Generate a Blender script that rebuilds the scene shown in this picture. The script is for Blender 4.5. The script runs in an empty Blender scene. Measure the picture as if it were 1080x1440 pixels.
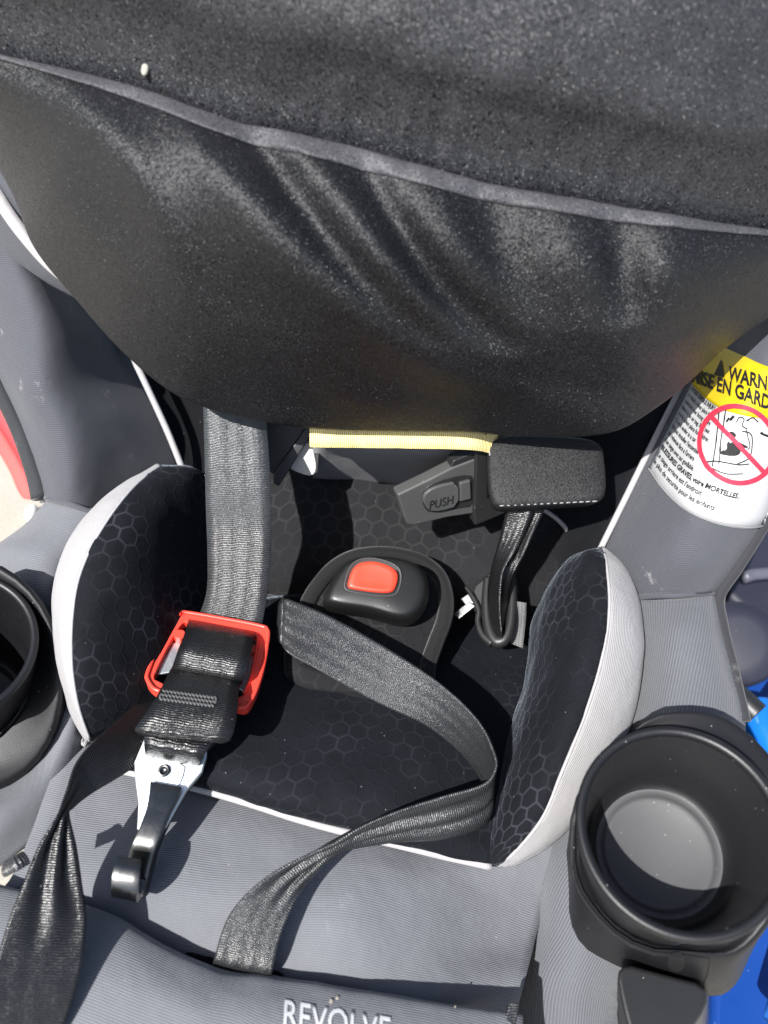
import bpy, bmesh, math, random
import numpy as np
from mathutils import Vector, noise
from mathutils.bvhtree import BVHTree

random.seed(7); np.random.seed(7)
R = math.radians
scene = bpy.context.scene
COL = scene.collection

# ------------------------------------------------------------------ camera
FPX = 1107.0                       # focal length in pixels of the 1080 x 1440 frame
PITCH, ROLL = R(52), R(9)
CAM = np.array([0.0, -0.27, 0.68])
FWD = np.array([0, math.cos(PITCH), -math.sin(PITCH)])
R0 = np.array([1.0, 0, 0]); U0 = np.array([0, math.sin(PITCH), math.cos(PITCH)])
RT = math.cos(ROLL) * R0 + math.sin(ROLL) * U0
UP = -math.sin(ROLL) * R0 + math.cos(ROLL) * U0
cam_d = bpy.data.cameras.new('camera'); cam = bpy.data.objects.new('camera', cam_d); COL.objects.link(cam)
from mathutils import Matrix
cam.matrix_world = Matrix(((RT[0], UP[0], -FWD[0], CAM[0]), (RT[1], UP[1], -FWD[1], CAM[1]), (RT[2], UP[2], -FWD[2], CAM[2]), (0, 0, 0, 1)))
cam_d.sensor_fit = 'HORIZONTAL'; cam_d.sensor_width = 36; cam_d.lens = 36 * FPX / 1080
cam_d.clip_start = 0.01; cam_d.clip_end = 200
cam_d.dof.use_dof = True; cam_d.dof.focus_distance = 0.48; cam_d.dof.aperture_fstop = 8.0
scene.camera = cam

# ------------------------------------------------------------------ light
LIGHT = np.array([0.39, 0.48, -0.79]); LIGHT /= np.linalg.norm(LIGHT)     # the way the sunlight travels
world = bpy.data.worlds.new('World'); scene.world = world; world.use_nodes = True
nt = world.node_tree
sky = nt.nodes.new('ShaderNodeTexSky'); sky.sky_type = 'NISHITA'; sky.sun_disc = False; sky.dust_density = 2.0
elev = math.asin(-LIGHT[2]); sky.sun_elevation = elev
sky.sun_rotation = math.atan2(-LIGHT[0], -LIGHT[1])
bg = nt.nodes['Background']; bg.inputs[1].default_value = 0.085
nt.links.new(sky.outputs[0], bg.inputs[0])
sun_d = bpy.data.lights.new('sun', 'SUN'); sun_d.energy = 4.6; sun_d.angle = R(0.6); sun_d.color = (1, 0.985, 0.96)
sun = bpy.data.objects.new('sun', sun_d); COL.objects.link(sun)
sun.rotation_euler = Vector(LIGHT).to_track_quat('-Z', 'Y').to_euler(); sun.location = (-2, -1, 3)
scene.view_settings.view_transform = 'Standard'; scene.view_settings.look = 'None'
scene.view_settings.gamma = 1; scene.view_settings.use_curve_mapping = False
scene.view_settings.exposure = 0.95

# ------------------------------------------------------------------ geometry helpers
def P(px, py, z=None, y=None, d=None):
    """point of the seat that was measured in the photograph: on a height z, a depth plane y or a camera distance d"""
    r = FWD + RT * ((px - 540) / FPX) + UP * ((720 - py) / FPX)
    if z is not None: t = (z - CAM[2]) / r[2]
    elif y is not None: t = (y - CAM[1]) / r[1]
    else: t = d
    return CAM + r * t

def cr(pts, n):
    """Catmull-Rom through an array of points, n samples for each span"""
    p = np.asarray(pts, float)
    p = np.concatenate([[2 * p[0] - p[1]], p, [2 * p[-1] - p[-2]]])
    out = []
    for i in range(1, len(p) - 2):
        a, b, c, e = p[i - 1], p[i], p[i + 1], p[i + 2]
        for k in range(n):
            t = k / n
            out.append(0.5 * (2 * b + (c - a) * t + (2 * a - 5 * b + 4 * c - e) * t * t + (3 * b - a - 3 * c + e) * t ** 3))
    out.append(p[-2])
    return np.array(out)

def surf(ctrl, nr, nc):
    g = cr(np.asarray(ctrl, float), nr)
    return np.swapaxes(cr(np.swapaxes(g, 0, 1), nc), 0, 1)

def link(name, me, mat, parent=None):
    o = bpy.data.objects.new(name, me); COL.objects.link(o)
    if mat is not None: me.materials.append(mat)
    if parent is not None:
        o.parent = parent; o.matrix_parent_inverse = parent.matrix_world.inverted()
    return o

def empty(name, loc, label, cat, group=None):
    o = bpy.data.objects.new(name, None); COL.objects.link(o); o.location = loc
    o.empty_display_size = 0.03
    bpy.context.view_layer.update()
    tag(o, label, cat, group); return o

def tag(o, label=None, cat=None, group=None, kind=None):
    if label: o['label'] = label
    if cat: o['category'] = cat
    if group: o['group'] = group
    if kind: o['kind'] = kind
    return o

def fbm(p, s, seed=0.0, oct=3):
    return noise.fractal(Vector((p[0] * s + seed, p[1] * s - seed, p[2] * s + 2 * seed)), 0.9, 2.0, oct)

def grid_mesh(name, g, mat, parent=None, thick=0.0, inward=True, rough=0.0, rscale=30, flip=None, uvrot=0.0, bend=None):
    """sheet from a grid of points; uv in metres; faces turned to the open side; thickness behind it"""
    g = np.array(g, float); nr, nc = g.shape[:2]
    du = np.linalg.norm(np.diff(g, axis=1), axis=2); dv = np.linalg.norm(np.diff(g, axis=0), axis=2)
    u = np.concatenate([np.zeros((nr, 1)), np.cumsum(du, 1)], 1); v = np.concatenate([np.zeros((1, nc)), np.cumsum(dv, 0)], 0)
    u = u - u.mean(axis=1, keepdims=True)
    # normal
    a = np.gradient(g, axis=0); b = np.gradient(g, axis=1); n = np.cross(b, a)
    n /= np.linalg.norm(n, axis=2, keepdims=True) + 1e-12
    if flip is None:
        flip = np.sum((CAM - g) * n) < 0
    if flip: n = -n
    if rough:
        for i in range(nr):
            for j in range(nc):
                g[i, j] += n[i, j] * rough * fbm(g[i, j], rscale, 3.1)
    vs = g.reshape(-1, 3)
    fs = []
    for i in range(nr - 1):
        for j in range(nc - 1):
            q = (i * nc + j, i * nc + j + 1, (i + 1) * nc + j + 1, (i + 1) * nc + j)
            # orientation: b x a normal corresponds to (j then i)
            fs.append(q if not flip else q[::-1])
    me = bpy.data.meshes.new(name); me.from_pydata(vs.tolist(), [], fs); me.update()
    uvl = me.uv_layers.new(name='UVMap')
    uu = u.reshape(-1); vv = v.reshape(-1)
    c, s = math.cos(uvrot), math.sin(uvrot)
    for lp in me.loops:
        x, y = uu[lp.vertex_index], vv[lp.vertex_index]
        uvl.data[lp.index].uv = (c * x - s * y, s * x + c * y)
    me.polygons.foreach_set('use_smooth', [True] * len(me.polygons))
    o = link(name, me, mat, parent)
    if thick:
        m = o.modifiers.new('thickness', 'SOLIDIFY'); m.thickness = thick; m.offset = -1 if inward else 0
        m.use_even_offset = False
    return o

def ribbon(name, secs, mat, parent=None, thick=0.0014, n=10, across=6, dep='z', pleat=None):
    """webbing: secs = [(ax, ay, az, bx, by, bz)], the two edges of the band"""
    A = np.array([P(s[0], s[1], **{dep: s[2]}) for s in secs]); B = np.array([P(s[3], s[4], **{dep: s[5]}) for s in secs])
    A = cr(A, n); B = cr(B, n)
    g = np.array([[A[i] * (1 - t) + B[i] * t for t in np.linspace(0, 1, across + 1)] for i in range(len(A))])
    if pleat:
        k0, k1, amp, waves = pleat
        for i in range(g.shape[0]):
            e = max(0.0, 1 - abs((i / n - (k0 + k1) / 2) / ((k1 - k0) / 2)) ** 2)
            tn = g[min(i + 1, len(g) - 1)][0] - g[max(i - 1, 0)][0]; nn = np.cross(tn, B[i] - A[i]); nn /= np.linalg.norm(nn) + 1e-9
            for j in range(g.shape[1]):
                t = j / across; g[i, j] = g[i, j] + nn * amp * e * math.sin(2 * math.pi * waves * t + 0.6 * math.sin(i * .11)) * math.sin(math.pi * t) ** .4
    # soft waviness of cloth edges
    for i in range(g.shape[0]):
        for j in range(g.shape[1]):
            g[i, j] += np.array([0, 0, 1]) * 0.00025 * fbm(g[i, j], 90, 5)
    o = grid_mesh(name, g, mat, parent, thick, inward=False)
    # uv: x across in metres fixed to a 38 mm band, y along
    me = o.data; uvl = me.uv_layers[0]; nc = g.shape[1]
    mid = g[:, nc // 2]; L = np.concatenate([[0], np.cumsum(np.linalg.norm(np.diff(mid, axis=0), axis=1))])
    for lp in me.loops:
        i, j = divmod(lp.vertex_index, nc)
        uvl.data[lp.index].uv = (0.038 * j / (nc - 1), L[i])
    return o

def tube(name, pts, rad, mat, parent=None, n=8, sides=10, closed=False, flat=1.0):
    c = cr(np.array(pts), n) if len(pts) > 2 or n > 1 else np.array(pts, float)
    m = len(c); rads = rad if hasattr(rad, '__len__') else [rad] * m
    rads = np.interp(np.linspace(0, 1, m), np.linspace(0, 1, len(rads)), rads)
    T = np.gradient(c, axis=0); T /= np.linalg.norm(T, axis=1, keepdims=True) + 1e-12
    ref = np.array([0.1, 0.2, 1.0]); vs = []
    for i in range(m):
        a = np.cross(T[i], ref); a /= np.linalg.norm(a); b = np.cross(T[i], a)
        for k in range(sides):
            th = 2 * math.pi * k / sides
            vs.append(c[i] + rads[i] * (math.cos(th) * a + math.sin(th) * b * flat))
    fs = []
    for i in range(m - 1):
        for k in range(sides):
            fs.append((i * sides + k, i * sides + (k + 1) % sides, (i + 1) * sides + (k + 1) % sides, (i + 1) * sides + k))
    fs.append(tuple(range(sides))[::-1]); fs.append(tuple((m - 1) * sides + k for k in range(sides)))
    me = bpy.data.meshes.new(name); me.from_pydata([v.tolist() for v in vs], [], fs); me.update()
    uvl = me.uv_layers.new(name='UVMap')
    L = np.concatenate([[0], np.cumsum(np.linalg.norm(np.diff(c, axis=0), axis=1))])
    for lp in me.loops:
        i, k = divmod(lp.vertex_index, sides); uvl.data[lp.index].uv = (k / sides * 0.01, L[i])
    me.polygons.foreach_set('use_smooth', [True] * len(me.polygons))
    o = link(name, me, mat, parent)
    bm = bmesh.new(); bm.from_mesh(me); bmesh.ops.recalc_face_normals(bm, faces=bm.faces); bm.to_mesh(me); bm.free()
    return o

def chaikin(pts, it=2):
    p = [np.array(q, float) for q in pts]
    for _ in range(it):
        out = []
        for i in range(len(p)):
            a, b = p[i], p[(i + 1) % len(p)]
            out += [a * 0.75 + b * 0.25, a * 0.25 + b * 0.75]
        p = out
    return p

class Plane:
    def __init__(s, p1, p2, p3):
        s.o = p1; n = np.cross(p2 - p1, p3 - p1); n /= np.linalg.norm(n)
        if np.dot(n, CAM - p1) < 0: n = -n
        s.n = n
    def at(s, px, py, off=0.0):
        r = FWD + RT * ((px - 540) / FPX) + UP * ((720 - py) / FPX)
        o = s.o + s.n * off
        t = np.dot(o - CAM, s.n) / np.dot(r, s.n)
        return CAM + r * t

def prism(name, outline, pl, thick, mat, parent=None, off=0.0, smooth=0, bev=0.001, seg=3, taper=None, uvscale=1):
    """rigid plate: an outline on a plane of the scene, extruded away from the open side, edges rounded"""
    pts = chaikin(outline, smooth) if smooth else outline
    top = [pl.at(p[0], p[1], off) for p in pts]
    cen = np.mean(top, axis=0)
    bot = [(q if taper is None else cen + (q - cen) * taper) - pl.n * thick for q in top]
    bm = bmesh.new()
    tv = [bm.verts.new(q) for q in top]; bv = [bm.verts.new(q) for q in bot]
    bm.faces.new(tv); bm.faces.new(bv[::-1]); k = len(tv)
    for i in range(k):
        bm.faces.new((tv[i], bv[i], bv[(i + 1) % k], tv[(i + 1) % k]))
    bmesh.ops.recalc_face_normals(bm, faces=bm.faces)
    # uv on the plane
    e1 = pl.at(640, 800) - pl.at(540, 800); e1 /= np.linalg.norm(e1); e2 = np.cross(pl.n, e1)
    uv = bm.loops.layers.uv.new('UVMap')
    for f in bm.faces:
        for lp in f.loops:
            q = np.array(lp.vert.co) - pl.o; lp[uv].uv = (q @ e1, q @ e2)
    me = bpy.data.meshes.new(name); bm.to_mesh(me); bm.free()
    me.polygons.foreach_set('use_smooth', [True] * len(me.polygons))
    o = link(name, me, mat, parent)
    if bev:
        b = o.modifiers.new('edge', 'BEVEL'); b.width = bev; b.segments = seg; b.limit_method = 'ANGLE'; b.angle_limit = R(35)
        b.harden_normals = False
    w = o.modifiers.new('wn', 'WEIGHTED_NORMAL'); w.keep_sharp = True
    return o

def dome(name, outline, pl, heights, mat, parent=None, off=0.0, smooth=2):
    """rounded block: rings of the outline shrunk towards its centre; heights = [(scale, offset above plane)]"""
    pts = np.array([pl.at(p[0], p[1], off) for p in chaikin(outline, smooth)]); c = pts.mean(0); k = len(pts)
    vs = []; fs = []
    for s, h in heights:
        vs += [(c + (q - c) * s + pl.n * h) for q in pts]
    for r in range(len(heights) - 1):
        for i in range(k):
            fs.append((r * k + i, r * k + (i + 1) % k, (r + 1) * k + (i + 1) % k, (r + 1) * k + i))
    fs.append(tuple((len(heights) - 1) * k + i for i in range(k))); fs.append(tuple(range(k))[::-1])
    me = bpy.data.meshes.new(name); me.from_pydata([v.tolist() for v in vs], [], fs); me.update()
    bm = bmesh.new(); bm.from_mesh(me); bmesh.ops.recalc_face_normals(bm, faces=bm.faces)
    e1 = pts[0] - c; e1 = e1 - pl.n * np.dot(e1, pl.n); e1 /= np.linalg.norm(e1); e2 = np.cross(pl.n, e1)
    uv = bm.loops.layers.uv.new('UVMap')
    for f in bm.faces:
        for lp in f.loops:
            q = np.array(lp.vert.co) - c; lp[uv].uv = (q @ e1, q @ e2)
    bm.to_mesh(me); bm.free()
    me.polygons.foreach_set('use_smooth', [True] * len(me.polygons))
    return link(name, me, mat, parent)

def lathe(name, prof, base, axis, mat, parent=None, n=72):
    """prof = [(radius, height along axis)]"""
    axis = axis / np.linalg.norm(axis); a = np.cross(axis, [0, 1, 0.3]); a /= np.linalg.norm(a); b = np.cross(axis, a)
    vs = []; fs = []
    for r, h in prof:
        for k in range(n):
            th = 2 * math.pi * k / n
            vs.append((base + axis * h + r * (math.cos(th) * a + math.sin(th) * b)).tolist())
    for i in range(len(prof) - 1):
        for k in range(n):
            fs.append((i * n + k, i * n + (k + 1) % n, (i + 1) * n + (k + 1) % n, (i + 1) * n + k))
    me = bpy.data.meshes.new(name); me.from_pydata(vs, [], fs); me.update()
    bm = bmesh.new(); bm.from_mesh(me); bmesh.ops.remove_doubles(bm, verts=bm.verts, dist=1e-5); bmesh.ops.recalc_face_normals(bm, faces=bm.faces)
    uv = bm.loops.layers.uv.new('UVMap')
    for f in bm.faces:
        for lp in f.loops:
            q = np.array(lp.vert.co) - base; lp[uv].uv = (math.atan2(q @ b, q @ a) * 0.045, q @ axis)
    bm.to_mesh(me); bm.free()
    me.polygons.foreach_set('use_smooth', [True] * len(me.polygons))
    return link(name, me, mat, parent)

# ------------------------------------------------------------------ materials
class NB:
    def __init__(s, name):
        s.m = bpy.data.materials.new(name); s.m.use_nodes = True; s.t = s.m.node_tree
        s.b = s.t.nodes['Principled BSDF']
    def n(s, typ, **kw):
        x = s.t.nodes.new('ShaderNode' + typ)
        for k, v in kw.items(): setattr(x, k, v)
        return x
    def l(s, a, b): s.t.links.new(a, b)
    def math(s, op, a, b=None, c=None, clamp=False):
        x = s.n('Math', operation=op); x.use_clamp = clamp
        for i, v in enumerate((a, b, c)):
            if v is None: continue
            if isinstance(v, (int, float)): x.inputs[i].default_value = v
            else: s.l(v, x.inputs[i])
        return x.outputs[0]
    def vmath(s, op, a, b=None):
        x = s.n('VectorMath', operation=op)
        for i, v in enumerate((a, b)):
            if v is None: continue
            if isinstance(v, (tuple, list)): x.inputs[i].default_value = v
            else: s.l(v, x.inputs[i])
        return x.outputs[1] if op in ('DOT_PRODUCT', 'LENGTH', 'DISTANCE') else x.outputs[0]
    def noise(s, vec, scale, detail=2.0, rough=0.5):
        x = s.n('TexNoise'); x.inputs['Scale'].default_value = scale; x.inputs['Detail'].default_value = detail; x.inputs['Roughness'].default_value = rough
        s.l(vec, x.inputs['Vector']); return x.outputs['Fac']
    def smooth(s, v, a, b):
        x = s.n('MapRange', interpolation_type='SMOOTHSTEP'); x.inputs[1].default_value = a; x.inputs[2].default_value = b
        s.l(v, x.inputs[0]); return x.outputs[0]
    def mix(s, fac, a, b):
        x = s.n('Mix', data_type='RGBA')
        if isinstance(fac, (int, float)): x.inputs[0].default_value = fac
        else: s.l(fac, x.inputs[0])
        for i, v in ((6, a), (7, b)):
            if isinstance(v, tuple): x.inputs[i].default_value = (*v[:3], 1)
            else: s.l(v, x.inputs[i])
        return x.outputs[2]
    def bump(s, h, dist, strength=1.0, prev=None):
        x = s.n('Bump'); x.inputs['Distance'].default_value = dist; x.inputs['Strength'].default_value = strength
        s.l(h, x.inputs['Height'])
        if prev is not None: s.l(prev, x.inputs['Normal'])
        return x.outputs[0]
    def coords(s):
        x = s.n('TexCoord'); return x.outputs['UV'], x.outputs['Object']
    def set(s, col=None, rough=None, spec=None, metal=None, nrm=None, sheen=None, coat=None):
        i = s.b.inputs
        for key, v in (('Base Color', col), ('Roughness', rough), ('Specular IOR Level', spec), ('Metallic', metal), ('Normal', nrm), ('Sheen Weight', sheen), ('Coat Weight', coat)):
            if v is None: continue
            if isinstance(v, tuple): i[key].default_value = (*v[:3], 1)
            elif isinstance(v, (int, float)): i[key].default_value = v
            else: s.l(v, i[key])
        return s.m

def specks(b, vec, scale, keep, size):
    """dust and lint: a few random cells, each a small dot"""
    v = b.n('TexVoronoi'); v.inputs['Scale'].default_value = scale; b.l(vec, v.inputs['Vector'])
    sep = b.n('SeparateColor'); b.l(v.outputs['Color'], sep.inputs[0])
    on = b.math('GREATER_THAN', sep.outputs[0], 1 - keep)
    near = b.math('LESS_THAN', v.outputs['Distance'], size)
    return b.math('MULTIPLY', on, near)

def rib_fabric(name, col, period=0.00125, ang=0.0, depth=0.00022, rough=0.75, dust=0.25, spec=0.25, contrast=0.28, mott=0.25):
    b = NB(name); uv, ob = b.coords()
    mp = b.n('Mapping'); mp.inputs['Rotation'].default_value = (0, 0, ang); b.l(uv, mp.inputs[0])
    wob = b.noise(ob, 60, 2)
    sp = b.n('SeparateXYZ'); b.l(mp.outputs[0], sp.inputs[0])
    ph = b.math('ADD', b.math('MULTIPLY', sp.outputs[1], 2 * math.pi / period), b.math('MULTIPLY', wob, 2.0))
    rib = b.math('MULTIPLY_ADD', b.math('SINE', ph), 0.5, 0.5)
    knit = b.noise(ob, 1800, 1)
    h = b.math('MULTIPLY_ADD', knit, 0.6, rib)
    f = b.math('MULTIPLY_ADD', rib, contrast, 1 - contrast)
    big = b.math('MULTIPLY_ADD', b.noise(ob, 22, 4, 0.6), mott, 1 - mott * 0.5)
    fac = b.math('MULTIPLY', f, big)
    vm = b.n('VectorMath', operation='SCALE'); vm.inputs[0].default_value = col; b.l(fac, vm.inputs['Scale'])
    dustm = b.math('MULTIPLY', b.smooth(b.noise(ob, 45, 5, 0.7), 0.62, 0.8), dust)
    base = b.mix(dustm, vm.outputs[0], (0.42, 0.41, 0.4))
    base = b.mix(b.math('MULTIPLY', specks(b, ob, 300, 0.008, 0.12), 0.35), base, (0.6, 0.58, 0.55))
    relief = b.bump(b.noise(ob, 28, 3, 0.55), 0.006, 0.35)
    return b.set(base, rough, spec, nrm=b.bump(h, depth, 0.8, relief), sheen=0.15)

def velvet(name, col, hexw=None, hexstr=0.5, rough=0.85, fuzz=0.35, hexcol=(0.12, 0.125, 0.135), speck=0.008, sheen=0.11, mask=(0.46, 0.70)):
    b = NB(name); uv, ob = b.coords()
    pile = b.noise(ob, 1400, 2); big = b.noise(ob, 30, 4, 0.65)
    fac = b.math('MULTIPLY', b.math('MULTIPLY_ADD', pile, 1.2, 0.4), b.math('MULTIPLY_ADD', big, 0.9, 0.55))
    vm = b.n('VectorMath', operation='SCALE'); vm.inputs[0].default_value = col; b.l(fac, vm.inputs['Scale'])
    base = vm.outputs[0]; nrm = b.bump(pile, 0.0006, fuzz)
    if hexw:
        pu = b.vmath('MULTIPLY', uv, (1 / hexw, 1 / hexw, 0))
        wob = b.n('TexNoise'); wob.inputs['Scale'].default_value = 90; b.l(ob, wob.inputs['Vector'])
        pu = b.vmath('ADD', pu, b.vmath('MULTIPLY', wob.outputs['Color'], (0.12, 0.12, 0)))
        S = (1, 1.7320508, 1); H = (0.5, 0.8660254, 0)
        big_off = b.vmath('ADD', pu, (100, 173.20508, 0))
        a = b.vmath('SUBTRACT', b.vmath('MODULO', big_off, S), H)
        c = b.vmath('SUBTRACT', b.vmath('MODULO', b.vmath('ADD', big_off, H), S), H)
        la = b.vmath('LENGTH', a); lc = b.vmath('LENGTH', c)
        pick = b.math('LESS_THAN', la, lc)
        mx = b.n('Mix', data_type='VECTOR'); b.l(pick, mx.inputs[0]); b.l(c, mx.inputs[4]); b.l(a, mx.inputs[5])
        ag = b.vmath('ABSOLUTE', mx.outputs[1])
        d1 = b.vmath('DOT_PRODUCT', ag, (0.5, 0.8660254, 0)); sx = b.n('SeparateXYZ'); b.l(ag, sx.inputs[0])
        hd = b.math('MAXIMUM', d1, sx.outputs[0])
        line = b.smooth(hd, 0.40, 0.49)
        ring = b.math('MULTIPLY', line, b.smooth(b.noise(ob, 20, 3), *mask))  # noise patches bring out the lines, standing in for sheen where light catches
        base = b.mix(b.math('MULTIPLY', ring, hexstr), base, hexcol)
        nrm = b.bump(line, 0.0005, 0.3, nrm)
    base = b.mix(b.math('MULTIPLY', specks(b, ob, 520, speck, 0.16), 0.5), base, (0.35, 0.36, 0.38))
    b.b.inputs['Sheen Roughness'].default_value = 0.28; b.b.inputs['Sheen Tint'].default_value = (0.75, 0.85, 1.0, 1)
    return b.set(base, rough, 0.12, nrm=nrm, sheen=sheen)

def webbing(name, col, period=0.0012, rough=0.42, spec=0.55, depth=0.0004, flake=0.2):
    b = NB(name); uv, ob = b.coords()
    sp = b.n('SeparateXYZ'); b.l(uv, sp.inputs[0])
    # herringbone: chevron columns across the band
    tri = b.math('PINGPONG', sp.outputs[0], 0.0048)
    ph = b.math('MULTIPLY', b.math('ADD', sp.outputs[1], b.math('MULTIPLY', tri, 0.10)), 2 * math.pi / period)
    ph = b.math('ADD', ph, b.math('MULTIPLY', b.noise(ob, 160, 2), 1.6))
    rib = b.math('MULTIPLY_ADD', b.math('SINE', ph), 0.5, 0.5)
    cols = b.math('MULTIPLY_ADD', b.math('SINE', b.math('MULTIPLY', sp.outputs[0], 2 * math.pi / 0.0095)), 0.5, 0.5)
    thr = b.noise(ob, 2500, 1)
    h = b.math('ADD', rib, b.math('MULTIPLY_ADD', cols, 0.4, b.math('MULTIPLY', thr, 0.5)))
    fac = b.math('MULTIPLY', b.math('MULTIPLY_ADD', rib, 0.8, 0.5), b.math('MULTIPLY_ADD', b.noise(ob, 70, 3), 0.8, 0.6))
    vm = b.n('VectorMath', operation='SCALE'); vm.inputs[0].default_value = col; b.l(fac, vm.inputs['Scale'])
    rg = b.math('MULTIPLY_ADD', b.noise(ob, 55, 3), 0.25, rough - 0.12)
    base = b.mix(b.math('MULTIPLY', specks(b, ob, 500, 0.012, 0.18), 0.5), vm.outputs[0], (0.4, 0.4, 0.4))
    v = b.n('TexVoronoi'); v.inputs['Scale'].default_value = 1300; b.l(ob, v.inputs['Vector'])
    tilt = b.vmath('MULTIPLY', b.vmath('SUBTRACT', v.outputs['Color'], (0.5, 0.5, 0.5)), (flake, flake, flake))
    nn = b.vmath('NORMALIZE', b.vmath('ADD', b.bump(h, depth, 0.8), tilt))
    return b.set(base, rg, spec, nrm=nn)

def canopy_mat(name, col, rough=0.40, spec=0.42, flake=1.0, cell=1700):
    """twill with a slight metallic thread: every tiny cell of the weave is tilted its own way and glints on its own"""
    b = NB(name); uv, ob = b.coords()
    sp = b.n('SeparateXYZ'); b.l(uv, sp.inputs[0])
    tw = b.math('SINE', b.math('MULTIPLY', b.math('ADD', sp.outputs[0], b.math('MULTIPLY', sp.outputs[1], 0.7)), 2 * math.pi / 0.0011))
    nz = b.noise(ob, 1500, 2, 0.6)
    big = b.math('MULTIPLY_ADD', b.noise(ob, 14, 4, 0.6), 0.8, 0.6)
    fac = b.math('MULTIPLY', big, b.math('MULTIPLY_ADD', nz, 1.5, 0.25))
    vm = b.n('VectorMath', operation='SCALE'); vm.inputs[0].default_value = col; b.l(fac, vm.inputs['Scale'])
    v = b.n('TexVoronoi'); v.inputs['Scale'].default_value = cell; b.l(ob, v.inputs['Vector'])
    v2 = b.n('TexVoronoi'); v2.inputs['Scale'].default_value = cell * 0.83; b.l(ob, v2.inputs['Vector'])
    sc = b.n('SeparateColor'); b.l(v2.outputs['Color'], sc.inputs[0])
    amp = b.math('MULTIPLY_ADD', b.math('POWER', sc.outputs[0], 2.6), flake * 1.3, flake * 0.30)
    tl = b.n('VectorMath', operation='SCALE'); b.l(b.vmath('SUBTRACT', v.outputs['Color'], (0.5, 0.5, 0.5)), tl.inputs[0]); b.l(amp, tl.inputs['Scale'])
    tilt = tl.outputs[0]
    bp = b.bump(b.math('MULTIPLY_ADD', tw, 0.12, nz), 0.0005, 0.6)
    nn = b.vmath('NORMALIZE', b.vmath('ADD', bp, tilt))
    return b.set(vm.outputs[0], rough, spec, nrm=nn)

def plastic(name, col, rough=0.45, spec=0.5, grain=0.25, gs=1600, dust=0.05, coat=0.0):
    b = NB(name); uv, ob = b.coords()
    nz = b.noise(ob, gs, 2); big = b.noise(ob, 25, 4, 0.6)
    vm = b.n('VectorMath', operation='SCALE'); vm.inputs[0].default_value = col
    b.l(b.math('MULTIPLY_ADD', big, 0.4, 0.8), vm.inputs['Scale'])
    base = b.mix(b.math('MULTIPLY', specks(b, ob, 420, dust * 0.5, 0.14), 0.4), vm.outputs[0], (0.5, 0.49, 0.46))
    rg = b.math('MULTIPLY_ADD', big, 0.2, rough - 0.1)
    return b.set(base, rg, spec, nrm=b.bump(nz, 0.0003, grain), coat=coat)

def metal(name, col, rough):
    b = NB(name); uv, ob = b.coords()
    sc = b.noise(ob, 300, 4, 0.7)
    return b.set(col, b.math('MULTIPLY_ADD', sc, 0.25, rough - 0.12), metal=1.0, nrm=b.bump(sc, 0.0002, 0.15))

M_GREY = rib_fabric('grey_ribbed_fabric', (0.166, 0.172, 0.188))
M_GREYV = rib_fabric('grey_ribbed_fabric_across', (0.118, 0.123, 0.136), ang=R(78), depth=0.0004, period=0.0019)
M_GREYD = rib_fabric('slate_ribbed_fabric', (0.076, 0.079, 0.092), period=0.0012, ang=R(20), dust=0.7)
M_DARK = velvet('black_knit', (0.008, 0.0083, 0.0098))
M_HEX = velvet('black_hexagon_knit', (0.0135, 0.0137, 0.015), hexw=0.0128, hexstr=0.8, hexcol=(0.030, 0.030, 0.0312), mask=(0.32, 0.66))
M_BOL = velvet('black_plush', (0.0070, 0.0078, 0.0102), hexw=0.0112, hexstr=0.6, mask=(0.40, 0.64), hexcol=(0.045, 0.048, 0.055), speck=0.008)
M_PAD = velvet('black_plush_cushion', (0.0075, 0.0084, 0.0112), hexw=0.0112, hexstr=0.6, mask=(0.42, 0.66), hexcol=(0.024, 0.026, 0.031), speck=0.010)
M_TRIM = rib_fabric('pale_ribbed_trim', (0.345, 0.335, 0.335), period=0.0014, ang=R(90), depth=0.00025, contrast=0.12, dust=0.05, mott=0.1)
M_PIPE = rib_fabric('pale_piping', (0.40, 0.385, 0.39), period=0.001, depth=0.0001, contrast=0.15, dust=0.05)
M_WEB = webbing('black_webbing', (0.022, 0.0232, 0.0245), rough=0.32, spec=0.9)
M_WEBS = webbing('glossy_black_webbing', (0.009, 0.009, 0.0095), rough=0.31, spec=0.6, period=0.0012, depth=0.0002, flake=0.16)
M_WEBG = webbing('grey_sheen_webbing', (0.040, 0.043, 0.045), rough=0.36, spec=0.8)
M_YEL = webbing('yellow_webbing', (0.88, 0.72, 0.30), rough=0.5, spec=0.4)
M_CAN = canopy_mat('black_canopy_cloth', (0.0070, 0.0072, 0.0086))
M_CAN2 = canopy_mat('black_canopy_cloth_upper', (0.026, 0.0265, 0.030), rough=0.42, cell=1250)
M_RED = plastic('red_orange_plastic', (0.84, 0.062, 0.04), 0.32, 0.5, 0.1, dust=0)
M_BTN = plastic('red_button_plastic', (0.80, 0.05, 0.022), 0.42, 0.4, 0.15, dust=0)
M_BLK = plastic('black_plastic', (0.016, 0.016, 0.0165), 0.42, 0.5, 0.3)
M_BLKM = plastic('matte_black_plastic', (0.0075, 0.0075, 0.009), 0.48, 0.3, 0.35, dust=0.10)
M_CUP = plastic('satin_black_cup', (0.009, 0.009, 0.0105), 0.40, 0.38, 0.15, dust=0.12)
M_CFLOOR = plastic('sunlit_dusty_cup_floor', (0.060, 0.060, 0.063), 0.5, 0.5, 0.2, dust=0.16)  # base lightened to stand for sun on the floor; the specks are dust
M_CLIP = plastic('charcoal_clip_plastic', (0.060, 0.060, 0.058), 0.45, 0.45, 0.3)
M_BUCK = plastic('buckle_plastic', (0.009, 0.009, 0.0085), 0.38, 0.5, 0.25)
M_ZINC = metal('zinc_steel', (0.72, 0.75, 0.76), 0.5)
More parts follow.
